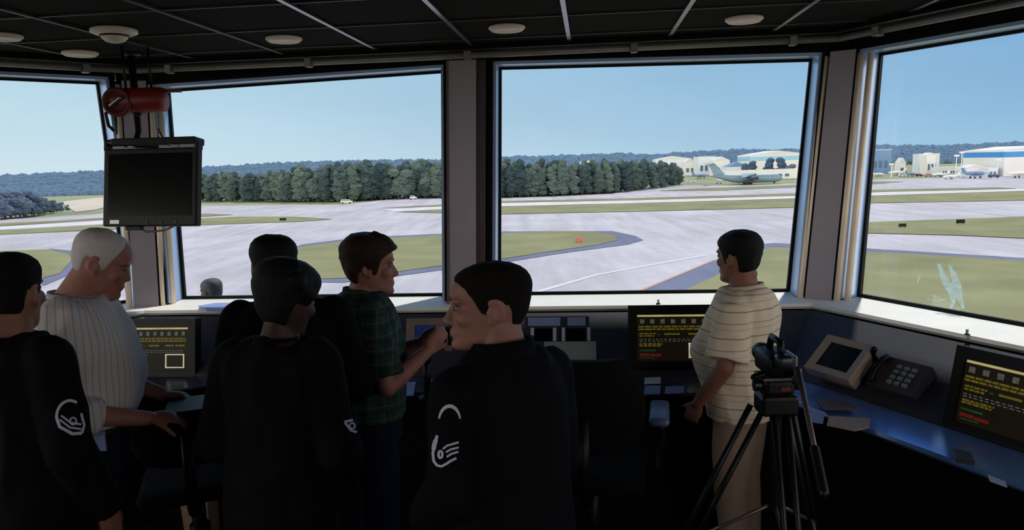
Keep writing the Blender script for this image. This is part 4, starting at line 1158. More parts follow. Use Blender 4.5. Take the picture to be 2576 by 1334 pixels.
# red signal light gun above it
d = 4.55
c = at_d(345, 254, d)
hx = at_d(414, 252, d) - at_d(276, 255, d); x = hx.normalized(); ln = hx.length
y = (UP - x * UP.dot(x)).normalized(); z = x.cross(y)
r = empty('signal_light_gun', c, 'red signal light gun hanging above the black monitor', 'signal lamp'); r.matrix_world = frame_mtx(c, x, y, z)
hh = .075
bm = NB(); tube(bm, [(-ln / 2 + .03, 0, 0), (-ln / 2 + .05, 0, 0), (ln / 2 - .02, .004, 0), (ln / 2, .004, 0)], [hh * .94, hh, hh * .96, hh * .9], 28); obj('lamp_barrel', bm, M['red'], r, True)
rim = Matrix.Translation((-ln / 2 + .075, -.01, .055))
bm = NB(); lathe(bm, [(.078, -.03), (.084, -.02), (.084, .02), (.068, .026), (.062, .012), (.02, .010)], 28, rim); obj('lens_rim', bm, M['darkred'], r, True)
bm = NB(); tube(bm, [rim @ Vector((-.03, -.018, .026)), rim @ Vector((.028, .022, .03))], .011, 10, round_ends=True); obj('latch_handle', bm, M['steel'], r, True)
bm = NB(); box(bm, (-.02, -.085, -.02), (.02, -.055, .02)); tube(bm, [(-ln / 2 + .02, -.02, 0), (-ln / 2 - .03, -.07, .0), (-ln / 2 - .02, -.14, .0), (-ln / 2 + .01, -.17, 0)], .010, 8); obj('cord', bm, M['screen_black'], r, True)
inv = r.matrix_world.inverted()
for sx in (-.06, .09):
    bm = NB(); t = r.matrix_world @ Vector((sx, hh * .9, 0)); tube(bm, [inv @ t, inv @ Vector((t.x, t.y, ZC))], .008, 8); obj('hanging_strap', bm, M['screen_black'], r, True)
bm = NB(); box(bm, (ln / 2 - .01, .045, -.015), (ln / 2 + .10, .062, .015)); obj('sight_bar', bm, M['darkred'], r)

# ------------------------------------------------------------------ chairs
M['chair'] = mat('black_chair_fabric', (11, 11, 13), .85, var=.15, bump=.2, spec=.15)
M['armpad'] = mat('arm_pad_sky_sheen', (92, 104, 138), .35, var=.05)  # blue grey colour imitates sky reflected on the pad
def office_chair(loc, yaw, label, back_top=1.2, arms=True, seat_z=.62):
    r = empty('office_chair', loc, label, 'chair', 'black swivel chairs at the consoles'); r.rotation_euler = (0, 0, yaw)
    # sitter faces +y, back at -y
    bm = NB(); box(bm, (-.25, -.24, seat_z - .09), (.25, .25, seat_z), bev=.04); obj('seat', bm, M['chair'], r, True)
    bm = NB(); rings = []
    for i in range(9):
        f = i / 8; zz = seat_z + .14 + (back_top - seat_z - .14) * f
        hw = .20 + .06 * math.sin(PI * min(1, f * 1.1)) - (.03 if f > .9 else 0); th = .045 - .02 * f
        yy = -.27 - .07 * f ** 1.5
        rings.append([Vector((hw * math.cos(a) * (1 if abs(math.cos(a)) < .5 else 1), yy + .10 * (abs(math.cos(a)) ** 2) * .6 + th * math.sin(a), zz)) for a in [2 * PI * k / 24 for k in range(24)]])
    rings_loft(bm, rings); obj('backrest', bm, M['chair'], r, True)
    bm = NB(); tube(bm, [(0, -.10, seat_z - .11), (0, -.26, seat_z - .10), (0, -.33, seat_z), (0, -.33, seat_z + .3)], .028, 12); obj('back_bracket', bm, M['screen_black'], r, True)
    bm = NB(); tube(bm, [(0, 0, .12), (0, 0, seat_z - .085)], .035, 14); tube(bm, [(0, 0, .10), (0, 0, .3)], .05, 14); obj('gas_column', bm, M['screen_black'], r, True)
    for sx in ((-1, 1) if arms else ()):
        bm = NB(); tube(bm, [(sx * .22, 0, seat_z - .06), (sx * .31, 0, seat_z - .04), (sx * .32, .02, seat_z + .14), (sx * .31, .0, seat_z + .21)], .018, 10); obj('arm_post', bm, M['screen_black'], r, True)
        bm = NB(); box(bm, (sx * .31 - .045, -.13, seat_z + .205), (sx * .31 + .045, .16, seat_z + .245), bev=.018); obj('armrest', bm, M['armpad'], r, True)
    for k in range(5):
        a = 2 * PI * k / 5 + .3; e = Vector((math.cos(a) * .30, math.sin(a) * .30, .075))
        bm = NB(); tube(bm, [(0, 0, .12), e], [.03, .02], 10); obj('base_leg', bm, M['screen_black'], r, True)
        bm = NB(); s_ = Vector((-math.sin(a), math.cos(a), 0)) * .022; b = Vector((e.x, e.y, .032)); tube(bm, [b - s_, b + s_], .031, 14); obj('caster', bm, M['screen_black'], r, True)
    return r
p = at_d(1500, 905, 3.12)
office_chair((p.x + .0, p.y + .25, 0), R_(-12), 'black swivel chair with an armrest tinted for sky sheen behind the young man in navy', back_top=1.235, seat_z=.68)
p = at_d(480, 940, 3.66)
office_chair((p.x, p.y - .05, 0), R_(20), 'dark swivel chair between the white haired man and the hair bun', back_top=1.09, arms=False, seat_z=.58)

# beige bin by the console
p = at_d(492, 1146, 4.04)
r = empty('waste_bin', (p.x, p.y, 0), 'beige waste bin standing low in the dark below the left status display', 'bin')
zt = p.z; a = .085
bm = NB()
for sx, sy in ((1, 0), (-1, 0), (0, 1), (0, -1)):
    if sx: hexa(bm, [Vector((sx * a * .8, -a * .8, 0)), Vector((sx * a * .8, a * .8, 0)), Vector((sx * (a * .8 - .006), a * .8, 0)), Vector((sx * (a * .8 - .006), -a * .8, 0))], [Vector((sx * a, -a, zt)), Vector((sx * a, a, zt)), Vector((sx * (a - .006), a, zt)), Vector((sx * (a - .006), -a, zt))])
    else: hexa(bm, [Vector((-a * .8, sy * a * .8, 0)), Vector((a * .8, sy * a * .8, 0)), Vector((a * .8, sy * (a * .8 - .006), 0)), Vector((-a * .8, sy * (a * .8 - .006), 0))], [Vector((-a, sy * a, zt)), Vector((a, sy * a, zt)), Vector((a, sy * (a - .006), zt)), Vector((-a, sy * (a - .006), zt))])
box(bm, (-a * .8, -a * .8, 0), (a * .8, a * .8, .01))
obj('bin_body', bm, M['beige'], r)
bm = NB(); box(bm, (-a - .006, -a - .006, zt - .012), (a + .006, -a + .004, zt + .006)); box(bm, (-a - .006, a - .004, zt - .012), (a + .006, a + .006, zt + .006)); box(bm, (-a - .006, -a, zt - .012), (-a + .004, a, zt + .006)); box(bm, (a - .004, -a, zt - .012), (a + .006, a, zt + .006)); obj('bin_rim', bm, M['beige'], r)

# ------------------------------------------------------------------ video camera on its tripod
TD = 2.45
apex = at_d(1952, 1010, TD); hz = apex.z
r = empty('tripod', (apex.x, apex.y, 0), 'black tripod carrying a small video camera in front of the striped polo shirt', 'tripod')
M['leg'] = mat('tripod_black', (24, 23, 25), .4, .3)
M['leg_grey'] = mat('tripod_grey_tube', (128, 116, 110), .35, .6)
bm = NB(); box(bm, (-.062, -.05, hz - .04), (.062, .05, hz + .03), bev=.012); tube(bm, [(0, 0, hz - .38), (0, 0, hz)], .02, 12); obj('spider_head', bm, M['leg'], r)
bm = NB(); box(bm, (-.05, -.045, hz + .03), (.05, .045, hz + .082), bev=.014); tube(bm, [(-.075, 0, hz + .058), (.075, 0, hz + .058)], .02, 12); obj('fluid_head', bm, M['leg'], r)
bm = NB(); box(bm, (.0, -.048, hz + .05), (.03, -.044, hz + .062)); obj('red_badge', bm, M['red'], r)
bm = NB(); box(bm, (-.06, -.05, hz + .083), (.06, .05, hz + .094), bev=.003); obj('quick_plate', bm, M['leg_grey'], r)
ph0 = at_d(2008, 930, TD - .10) - r.location; ph1 = at_d(2072, 1240, TD - .42) - r.location
bm = NB(); tube(bm, [(.06, -.02, hz + .058), ph0], .012, 10); tube(bm, [ph0, ph1], [.009, .009], 10); obj('pan_handle', bm, M['leg_grey'], r, True)
bm = NB(); tube(bm, [ph1 - (ph1 - ph0) * .32, ph1], [.015, .016], 12, round_ends=True); obj('handle_grip', bm, M['leg'], r, True)
for px0, px1, sgn in ((1896, 1712, -1), (1958, 1944, 0), (2010, 2052, 1)):
    top = Vector((sgn * .055, .03 if sgn else -.045, hz - .03))
    foot = Vector(({-1: -.60, 0: -.02, 1: .42}[sgn], {-1: .12, 0: -.5, 1: .42}[sgn], .02))
    dv = foot - top
    bm = NB()
    side = dv.cross(UP).normalized() if abs(dv.x) + abs(dv.y) > .01 else Vector((1, 0, 0))
    side = side.cross(dv).normalized() if sgn else side
    for o_ in (-1, 1): tube(bm, [top + side * .022 * o_, top + dv * .55 + side * .022 * o_], .0105, 10)
    lg = obj('leg', bm, M['leg'], r, True)
    bm = NB(); tube(bm, [top + dv * .42, top + dv * .99], .012, 10); obj('lower_tube', bm, M['leg'], lg, True)
    bm = NB(); t_ = top + dv * .54; box(bm, (-.034, -.02, -.025), (.034, .02, .025), Matrix.Translation(t_), .006); obj('leg_clamp', bm, M['leg_grey'], lg)
    bm = NB(); tube(bm, [top + dv * .97, foot - UP * .018], [.017, .02], 12); obj('rubber_foot', bm, M['leg'], lg, True)
    if sgn <= 0:
        bm = NB(); tube(bm, [(0, 0, hz - .36), top + dv * .42], .007, 8); obj('spreader', bm, M['leg_grey'], r, True)
bm = NB(); tube(bm, [(0, 0, hz - .36), Vector((.055, .03, hz - .03)) + (Vector((.42, .42, .02)) - Vector((.055, .03, hz - .03))) * .42], .007, 8); obj('spreader', bm, M['leg_grey'], r, True)
# the camera itself
r2 = empty('video_camera', (apex.x, apex.y, hz + .095), 'small black video camera mounted on the tripod', 'camera')
bm = NB(); box(bm, (-.045, -.06, 0), (.045, .10, .075), bev=.014); obj('camera_body', bm, M['screen_black'], r2, True)
bm = NB(); tube(bm, [(0, .09, .038), (0, .15, .038), (0, .17, .038)], [.034, .034, .03], 18); obj('lens', bm, M['screen_black'], r2, True)
bm = NB(); tube(bm, [(-.0, -.045, .07), (0, -.03, .115), (0, .05, .115), (0, .075, .07)], .012, 10); obj('carry_handle', bm, M['screen_black'], r2, True)
bm = NB(); box(bm, (-.03, -.10, .04), (.022, -.05, .085), bev=.01); obj('viewfinder', bm, mat('blue_black_plastic', (26, 30, 42), .35), r2, True)
bm = NB(); box(bm, (.046, -.04, .01), (.056, .05, .068), bev=.003); obj('side_screen', bm, M['steel'], r2)
bm = NB(); tube(bm, [(-.05, -.03, .01), (-.085, -.03, .0)], .011, 8, round_ends=True); obj('battery_lever', bm, M['screen_black'], r2, True)

# pale window reflection, painted as translucent strokes on the right pane
m = bpy.data.materials.new('painted_reflection'); m.use_nodes = True; nt = m.node_tree; b = nt.nodes['Principled BSDF']
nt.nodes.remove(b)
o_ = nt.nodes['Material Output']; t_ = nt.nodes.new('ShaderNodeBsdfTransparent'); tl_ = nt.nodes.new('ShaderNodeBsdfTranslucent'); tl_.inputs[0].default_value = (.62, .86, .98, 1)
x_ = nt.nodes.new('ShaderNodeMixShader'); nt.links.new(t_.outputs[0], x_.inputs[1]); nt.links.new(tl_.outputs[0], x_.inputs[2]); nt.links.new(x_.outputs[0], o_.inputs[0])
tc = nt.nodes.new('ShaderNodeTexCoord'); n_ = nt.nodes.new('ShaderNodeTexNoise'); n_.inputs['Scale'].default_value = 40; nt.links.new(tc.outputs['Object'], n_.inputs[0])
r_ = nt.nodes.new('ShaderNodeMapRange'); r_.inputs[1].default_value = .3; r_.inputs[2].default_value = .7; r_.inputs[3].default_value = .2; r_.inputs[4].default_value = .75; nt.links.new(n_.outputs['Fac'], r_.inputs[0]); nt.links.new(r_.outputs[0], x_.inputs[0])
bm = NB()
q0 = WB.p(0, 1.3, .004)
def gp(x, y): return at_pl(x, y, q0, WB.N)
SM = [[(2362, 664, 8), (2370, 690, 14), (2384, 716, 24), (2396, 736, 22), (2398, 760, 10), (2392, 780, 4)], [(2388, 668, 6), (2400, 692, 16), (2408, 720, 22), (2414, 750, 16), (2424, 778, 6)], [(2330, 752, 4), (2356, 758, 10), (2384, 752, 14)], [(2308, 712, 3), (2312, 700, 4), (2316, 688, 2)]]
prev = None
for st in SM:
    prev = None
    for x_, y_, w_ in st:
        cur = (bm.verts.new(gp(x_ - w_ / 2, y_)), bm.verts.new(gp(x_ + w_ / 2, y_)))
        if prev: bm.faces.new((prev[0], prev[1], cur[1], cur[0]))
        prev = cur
o = obj('painted_reflection', bm, m); o.parent = bpy.data.objects['window_4']
# ================================================================== people
def skin(name, c, var=.08): return mat(name, c, .55, var=var, scale=25, spec=.35, sub=.08)
M['eye'] = mat('eye_white', (118, 108, 102), .25, var=.02)
M['iris'] = mat('iris_dark', (40, 30, 24), .2)
M['shoe'] = mat('black_shoe', (18, 17, 17), .35)
M['belt'] = mat('dark_belt', (30, 22, 18), .5)
# head profile: z, front y, back y, half width  (origin mid head, chin -.115, crown +.12)
HP = [(-.122, .040, .010, .012), (-.117, .082, .000, .026), (-.105, .092, -.012, .038), (-.092, .092, -.030, .046), (-.080, .087, -.050, .052), (-.066, .089, -.064, .057),
      (-.052, .089, -.074, .061), (-.036, .088, -.083, .065), (-.018, .086, -.090, .068), (.0, .083, -.095, .0695), (.014, .084, -.098, .071), (.028, .091, -.100, .073),
      (.045, .089, -.102, .0755), (.062, .085, -.101, .0765), (.078, .077, -.096, .075), (.093, .064, -.086, .069), (.105, .046, -.071, .057), (.114, .024, -.049, .040), (.119, .000, -.024, .018)]
def hp(z):
    if z <= HP[0][0]: return HP[0][1:]
    for a, b in zip(HP, HP[1:]):
        if z <= b[0]:
            f = (z - a[0]) / (b[0] - a[0]); return tuple(a[i] + (b[i] - a[i]) * f for i in (1, 2, 3))
    return HP[-1][1:]
def hpt(z, a, off=0.):
    """point on the head surface at height z, angle a (0 = front, + = right side)"""
    yf, yb, w_ = hp(z)
    yc = (yf + yb) / 2 - .012; r1 = yf - yc; r2 = yc - yb
    c, s = math.cos(a), math.sin(a)
    ry = r1 if c > 0 else r2
    e = .86
    x = w_ * math.copysign(abs(s) ** e, s); y = yc + ry * math.copysign(abs(c) ** (1. if c > 0 else .9), c)
    if c > 0: x *= 1 - .10 * c * c
    n = Vector((s / max(w_, .02), c / max(ry, .02), 0)).normalized()
    if z > .07:
        n = (n + UP * ((z - .07) / .05) ** 2 * 1.6).normalized()
    return Vector((x, y, z)) + n * off
def head_raw(bm, p):
    seg = 40
    rings_loft(bm, [[hpt(z, 2 * PI * k / seg) for k in range(seg)] for z, *_ in HP])
    nl = p.get('nose', 1.)
    # nose: bridge, tip and wings
    rings = []
    for z, y, w_, dpt in ((.032, .082, .006, .012), (.016, .086, .0075, .012), (.0, .094 * 1, .009, .016), (-.014, .1005, .0115, .02), (-.027, .1075, .0140, .026), (-.036, .107, .0145, .028), (-.043, .097, .011, .022)):
        yy = .084 + (y - .084) * nl
        rings.append([Vector((w_ * math.cos(t), yy - dpt * .5 + dpt * .5 * math.sin(t), z)) for t in [2 * PI * k / 12 for k in range(12)]])
    rings_loft(bm, rings)
    for s in (-1, 1): ell(bm, (s * .0125, .0905, -.035), (.0075, .011, .0085))
    # brow ridge, cheeks, lips, chin, jaw
    for s in (-1, 1):
        ell(bm, (s * .032, .076, .028), (.024, .014, .0085), Matrix.Rotation(-s * .35, 3, 'Z'))
        ell(bm, (s * .038, .056, -.020), (.024, .026, .026))
        ell(bm, (s * .040, .012, -.076), (.014, .044, .028))
    ell(bm, (0, .0885, -.0615), (.022, .0085, .0062)); ell(bm, (0, .0880, -.0725), (.020, .0085, .0068))
    ell(bm, (0, .081, -.101), (.022, .015, .017))
    if p.get('jowl'):
        ell(bm, (0, .045, -.112), (.045, .042, .022))
    # ears
    for s in ((-1, 1) if not p.get('noear') else ()):
        R3 = Matrix.Rotation(s * -.25, 3, 'Z') @ Matrix.Rotation(-.18, 3, 'X')
        pts = []
        for k in range(15):
            t = -.4 + 5.0 * k / 14
            pts.append(Vector((s * .0755, -.012, -.004)) + R3 @ Vector((s * .004 * math.sin(t), -.0145 * math.sin(t) * 1.0, .027 * math.cos(t) + .002)))
        tube(bm, pts, [.0048] * 13 + [.0055, .006], 8, round_ends=True)
        ell(bm, Vector((s * .071, -.012, -.004)), (.0050, .0145, .0235), R3)
        ell(bm, Vector((s * .072, .000, -.034)), (.005, .0065, .009), R3)
def hair_shell(line, thick, nz=14, na=48, wob=0., seed=0, top=.1185, lump=0.):
    """closed shell over the scalp above the hair line; line(a)->z, thick(a,z)->m"""
    bm = NB(); out = []; inn = []
    for i in range(nz + 1):
        ro, ri = [], []
        for k in range(na):
            a = -PI + 2 * PI * k / na
            z0 = line(abs(a)); f = i / nz; z = z0 + (top - z0) * (1 - (1 - f) ** 1.25)
            t = thick(abs(a), z) * min(1, .25 + f * 4.5)
            q = hpt(z, a, 0)
            if lump: t += lump * noise.noise(q * 28 + Vector((seed, 0, 0))) * min(1, f * 5)
            if wob: t += wob * noise.noise(q * 75 + Vector((0, seed, 0))) * min(1, f * 5)
            ro.append(bm.verts.new(hpt(z, a, max(t, .0008)))); ri.append(bm.verts.new(hpt(z, a, -.004)))
        out.append(ro); inn.append(ri)
    for R in (out, inn):
        for a, b in zip(R, R[1:]):
            for k in range(na): bm.faces.new((a[k], a[(k + 1) % na], b[(k + 1) % na], b[k]))
        bm.faces.new(R[-1])
    for k in range(na): bm.faces.new((out[0][k], inn[0][k], inn[0][(k + 1) % na], out[0][(k + 1) % na]))
    return bm
def std_line(front=.074, temple=.056, side=-.02, over=.016, nape=-.072):
    tab = [(0, front), (.45, front - .002), (.8, temple), (1.05, .03), (1.2, side), (1.42, side), (1.5, over), (1.9, over), (2.05, -.035), (2.4, nape), (3.2, nape)]
    return lambda a: interp(tab, a)

def person(label, spec):
    """spec is in body units for a 1.75 m figure facing +y, right hand +x; heading yaw turns it (counter clockwise seen from above)"""
    S = spec
    Hs = 1.0
    for _pass in range(2):
        hyaw, hp_, hr_ = [R_(x) for x in S['head']]; ln = Vector(S.get('lean', (0, 0)))
        rh = Matrix.Rotation(hyaw, 3, 'Z') @ Matrix.Rotation(-hp_, 3, 'X') @ Matrix.Rotation(hr_, 3, 'Y')
        hz_ = S.get('hsize', 1.)
        unit = 1.455 + .030 + (rh @ Vector((0, .018, .108 * hz_))).z + Vector(S.get('hoff', (0, 0, 0))).z + (rh @ Vector((0, -.015, .122 + S.get('hairtop', .006)))).z * hz_
        Hs = (S['top'].z - S.get('floor', 0.)) / unit
    yaw = R_(S['yaw']); RZ = Matrix.Rotation(yaw, 3, 'Z')
    g = S.get('girth', 1.); sh = S.get('shoulder', 1.)
    lean = Vector(S.get('lean', (0, 0)))          # shift of shoulders
    def T(v): v = Vector(v); return RZ @ (v * Hs)
    ty = R_(S.get('twist', 0))
    def spine(z):
        f = max(0, min(1, (z - .95) / .5)); return Vector((lean.x * f, lean.y * f, 0))
    def TW(v, z):
        f = max(0, min(1, (z - 1.0) / .4)); return Matrix.Rotation(ty * f, 3, 'Z') @ v
    belly = S.get('belly', 0.)
    TOR = [(.84, .150, .110, .0, 0), (.92, .170, .122, -.008, 0), (.99, .166, .120, -.004, .25), (1.06, .158, .114, .0, .8), (1.13, .160, .114, .004, 1.0), (1.20, .168, .118, .004, .75), (1.28, .178, .122, -.002, .3),
           (1.35, .184, .118, -.010, .0), (1.41, .178, .102, -.016, 0), (1.45, .140, .084, -.018, 0), (1.475, .095, .066, -.014, 0)]
    def torso(bm, e=0., zlo=0, zhi=9, top_cap=None, seg=36, shx=1.):
        rings = []
        for z, rx, ry, yo, bf in TOR:
            if z < zlo or z > zhi: continue
            k = g if z < 1.4 else (1 + (g - 1) * .5)
            if z > 1.4: k *= 1 - S.get('slope', 0) * (2.2 if z > 1.44 else 1)
            w_ = (rx * (sh if z > 1.2 else 1) * k + e); d = ry * k + e
            ring = []
            for i in range(seg):
                a = 2 * PI * i / seg; c, s_ = math.cos(a), math.sin(a)
                fy = d + (belly * bf if s_ > 0 else 0) * max(0, s_)
                v = Vector((w_ * math.copysign(abs(c) ** .85, c), fy * math.copysign(abs(s_) ** .9, s_) + yo, 0))
                v = TW(v, z) + spine(z); v.z = z
                ring.append(T(v))
            rings.append(ring)
        rings_loft(bm, rings)
    shoulders = {}
    arms = S['arms']
    raise_ = S.get('raise', 0)
    for s in (-1, 1):
        p0 = TW(Vector((s * .175 * sh * (1 + (g - 1) * .6), -.016, 0)), 1.42) + spine(1.42); p0.z = 1.405 + raise_
        shoulders[s] = p0
    # head placement
    nb = spine(1.47) + TW(Vector((0, -.012, 0)), 1.47); nb.z = 1.455
    hy, hpit, hrol = [R_(x) for x in S['head']]     # yaw relative to body, pitch (down +), roll
    RH = Matrix.Rotation(hy, 3, 'Z') @ Matrix.Rotation(-hpit, 3, 'X') @ Matrix.Rotation(hrol, 3, 'Y')
    hsz = S.get('hsize', 1.)
    hc = nb + Vector((0, .016, .030)) + RH @ Vector((0, .018, .108 * hsz)) + Vector(S.get('hoff', (0, 0, 0)))
    MH = Matrix.Translation(T(hc)) @ (RZ @ RH).to_4x4() @ Matrix.Scale(Hs * hsz, 4) @ Matrix.Diagonal((1, S.get('hdepth', 1.05), 1, 1))
    vox = S.get('vox', .0065)
    bm = NB()
    hb = bmesh.new(); head_raw(hb, S); merge(bm, hb, MH)
    nrad = S.get('neck', .056)
    skull = hc + RH @ Vector((0, -.022, -.045)) * hsz
    tube(bm, [T(nb - UP * .05), T(nb + UP * .01), T(nb.lerp(skull, .55)), T(skull)], [r * Hs for r in (nrad * 1.25, nrad * 1.08, nrad, nrad * .95)], 22, round_ends=True)
    if S.get('nape'): ell(bm, T(hc + RH @ Vector((0, -.06, -.075))), [x * Hs for x in (.045, .03, .035)])
    torso(bm)
    # arms and hands
    armpts = {}
    for s in (-1, 1):
        A = arms[s]; sp_ = shoulders[s]; el_ = Vector(A['elbow']); wr = Vector(A['wrist'])
        armpts[s] = (sp_, el_, wr)
        tube(bm, [T(sp_), T(sp_.lerp(el_, .35)), T(sp_.lerp(el_, .75)), T(el_)], [r * Hs * (1 + (g - 1) * .7) for r in (.055, .050, .043, .041)], 18, round_ends=True)
        tube(bm, [T(el_), T(el_.lerp(wr, .3)), T(el_.lerp(wr, .75)), T(wr)], [r * Hs for r in (.041, .042, .033, .028)], 18, round_ends=True)
        hd = Vector(A.get('hand', wr - el_)).normalized()       # direction the hand points
        pn = Vector(A.get('palm', (-s, 0, 0)))                  # palm faces
        pn = (pn - hd * pn.dot(hd)).normalized(); sd_ = hd.cross(pn).normalized()
        # thumb side: forward (+y) preferred
        if sd_.dot(Vector(A.get('thumb', (0, 1, 0)))) < 0: sd_ = -sd_
        pal = bmesh.new(); bmesh.ops.create_uvsphere(pal, u_segments=18, v_segments=12, radius=1)
        for v in pal.verts: v.co = Vector((math.copysign(abs(v.co.x) ** .8, v.co.x) * .041, math.copysign(abs(v.co.y) ** .8, v.co.y) * .052, v.co.z * .0165))
        c = wr + hd * .048
        Mp = Matrix(((sd_.x, hd.x, pn.x, c.x), (sd_.y, hd.y, pn.y, c.y), (sd_.z, hd.z, pn.z, c.z), (0, 0, 0, 1)))
        merge(bm, pal, (RZ.to_4x4() @ Matrix.Scale(Hs, 4)) @ Mp)
        curl = A.get('curl', .5)
        for fi, (off, ln, rad) in enumerate(((.030, .070, .0082), (.0105, .078, .0086), (-.0095, .073, .0082), (-.0285, .058, .0072))):
            b = wr + hd * (.080 - abs(off) * .15) + sd_ * off
            d = (hd + sd_ * off * 2.2).normalized(); pts = [b - d * .03, b]; cur = b
            for j, fl in enumerate((.46, .31, .23)):
                ang = curl * (.55 + .45 * j)
                d = (d * math.cos(ang) + pn * math.sin(ang)).normalized()
                cur = cur + d * ln * fl; pts.append(cur)
            tube(bm, [T(q) for q in pts], [rad * Hs * k for k in (1.05, 1.05, 1., .92, .8)], 10, round_ends=True)
        b = wr + hd * .022 + sd_ * .026; d = (hd * .75 + sd_ * .55 + pn * .35).normalized()
        b2 = b + d * .036; d2 = (d + hd * .25 + pn * curl * .6).normalized(); b3 = b2 + d2 * .03; b4 = b3 + (d2 + pn * .2 * curl).normalized() * .022
        tube(bm, [T(q) for q in (b - d * .012, b, b2, b3, b4)], [r * Hs for r in (.012, .0125, .0105, .0095, .008)], 10, round_ends=True)
    # legs and feet
    st = S.get('stance', .095)
    for s in (-1, 1):
        hip = Vector((s * .088 * g, -.005, .90)); kn = Vector((s * (.09 + st) / 2, .015 + S.get('step', 0) * s * .5, .49)); an = Vector((s * st, -.02 + S.get('step', 0) * s, .085))
        tube(bm, [T(hip), T(hip.lerp(kn, .4)), T(kn)], [r * Hs * g for r in (.088, .078, .056)], 18, round_ends=True)
        tube(bm, [T(kn), T(kn.lerp(an, .35)), T(an)], [r * Hs for r in (.055, .054, .036)], 18, round_ends=True)
        tube(bm, [T(an), T(an + Vector((0, .06, -.045))), T(an + Vector((s * .01, .15, -.055)))], [.038 * Hs, .036 * Hs, .028 * Hs], 14, round_ends=True)
    me = remesh(bm, vox, 4, .5)
    # root under the body
    body = bpy.data.objects.new('person', me); COL.objects.link(body)
    me.materials.append(S['skin'])
    top_local = (MH @ Vector((0, -.015, .122 + S.get('hairtop', .006))))
    tgt = S['top']
    body.location = (tgt.x - top_local.x, tgt.y - top_local.y, S.get('floor', 0.))
    tag(body, label, 'person', S.get('group'))
    def child(nm, src, m, sm=True, lab=None, parent=None):
        if isinstance(src, bmesh.types.BMesh):
            o = obj(nm, src, m, parent or body, sm)
        else:
            o = link(nm, src, m, parent or body, sm)
        if lab: o['label'] = lab
        return o
    def worldless(bmx, mtx): bmesh.ops.transform(bmx, matrix=mtx, verts=bmx.verts); return bmx
    # eyes, brows
    for s in (-1, 1):
        b = NB(); ell(b, (s * .031, .0715, .007), (.0125, .0125, .0095)); o = child('eye', worldless(b, MH), M['eye'])
        b = NB(); ell(b, (s * .032, .0815, .006), (.0062, .0035, .0062)); child('iris', worldless(b, MH), M['iris'], parent=o)
        b = NB()
        tube(b, [hpt(.026 + .004, s * (.20 + .09 * k), .0015) + UP * (.002 * math.sin(k * .8) ) for k in range(6)], [.0026, .0038, .004, .0038, .0032, .0018], 8, round_ends=True)
        child('eyebrow', worldless(b, MH), S.get('brow', S['hairmat']))
        b = NB(); tube(b, [Vector((s * x, y, z)) for x, y, z in ((.018, .0775, .009), (.026, .0825, .0145), (.034, .0815, .0155), (.042, .075, .010))], .0022, 8, round_ends=True)
        child('eyelid', worldless(b, MH), S['skin'])
    if S.get('hair'):
        b = S['hair'](); child('hair', worldless(b, MH), S['hairmat'])
    if S.get('extra_hair'):
        for nm, b in S['extra_hair'](): child(nm, worldless(b, MH), S['hairmat'])
    # ------ clothes
    rs = random.Random(label)
    def folds(mesh, amp, scale=7., vert=1.):
        off = Vector((rs.uniform(0, 40), rs.uniform(0, 40), 0))
        mesh.calc_loop_triangles()
        nrm = [v.normal.copy() for v in mesh.vertices]
        for v, n in zip(mesh.vertices, nrm):
            q = Vector((v.co.x * scale, v.co.y * scale, v.co.z * scale * vert)) + off
            r = 1 - abs(noise.noise(q)) * 2
            v.co += n * (amp * (r - .4) + amp * .5 * noise.noise(q * 2.3))
    C = S['cloth']
    if C.get('top'):
        b = NB(); e = C.get('loose', .018)
        TZ = C.get('hem', .90)
        # body of the garment
        TORS = TOR
        torso(b, e + .004, zlo=0.0 if TZ < .9 else TZ, zhi=9)
        if TZ < .84:
            rr = []
            for z, rx, ry in ((TZ, .172, .128), (.86, .172, .13), (.95, .165, .125)):
                rr.append([T(Vector(((rx * g + e) * math.cos(a), (ry * g + e) * math.sin(a), z))) for a in [2 * PI * k / 36 for k in range(36)]])
            rings_loft(b, rr)
        tube(b, [T(nb - UP * .06), T(nb + UP * C.get('neckup', -.004))], [(nrad * 1.45) * Hs, (nrad * 1.16 + .004) * Hs], 26)
        for s in (-1, 1):
            sp_, el_, wr = armpts[s]; ln = C['sleeve']
            k = (1 + (g - 1) * .7); q = e * .8
            # shoulder cap and trapezius
            ell(b, T(sp_ + Vector((-s * .012, 0, -.005))), [x * Hs for x in (.072 * k, .070 * k, .066)])
            tube(b, [T(nb + Vector((0, -.012, -.012))), T(sp_ + Vector((-s * .03, -.0, .012)))], [.055 * Hs, (.056 - S.get('slope', 0) * .08) * Hs], 16, round_ends=True)
            if ln <= 1:
                end = sp_.lerp(el_, ln)
                flare = C.get('flare', .014)
                tube(b, [T(sp_), T(sp_.lerp(el_, ln * .5)), T(end)], [(.058 * k + q) * Hs, (.056 * k + q) * Hs, (.052 * k + q + flare) * Hs], 22)
            else:
                end = el_.lerp(wr, ln - 1)
                tube(b, [T(sp_), T(sp_.lerp(el_, .5)), T(el_)], [(.058 * k + q) * Hs, (.054 * k + q) * Hs, (.050 * k + q) * Hs], 22, round_ends=True)
                tube(b, [T(el_), T(el_.lerp(end, .5)), T(end)], [(.050 * k + q) * Hs, (.046 + q) * Hs, (.040 + q * 1.1) * Hs], 22)
                ell(b, T(el_), [(.052 * k + q) * Hs] * 3)
        ms = remesh(b, .0085, 3, .5)
        folds(ms, C.get('fold', .006), 8, .55); 
        top = child(C.get('name', 'shirt'), ms, C['top'], True, C.get('label'))
    else: top = None
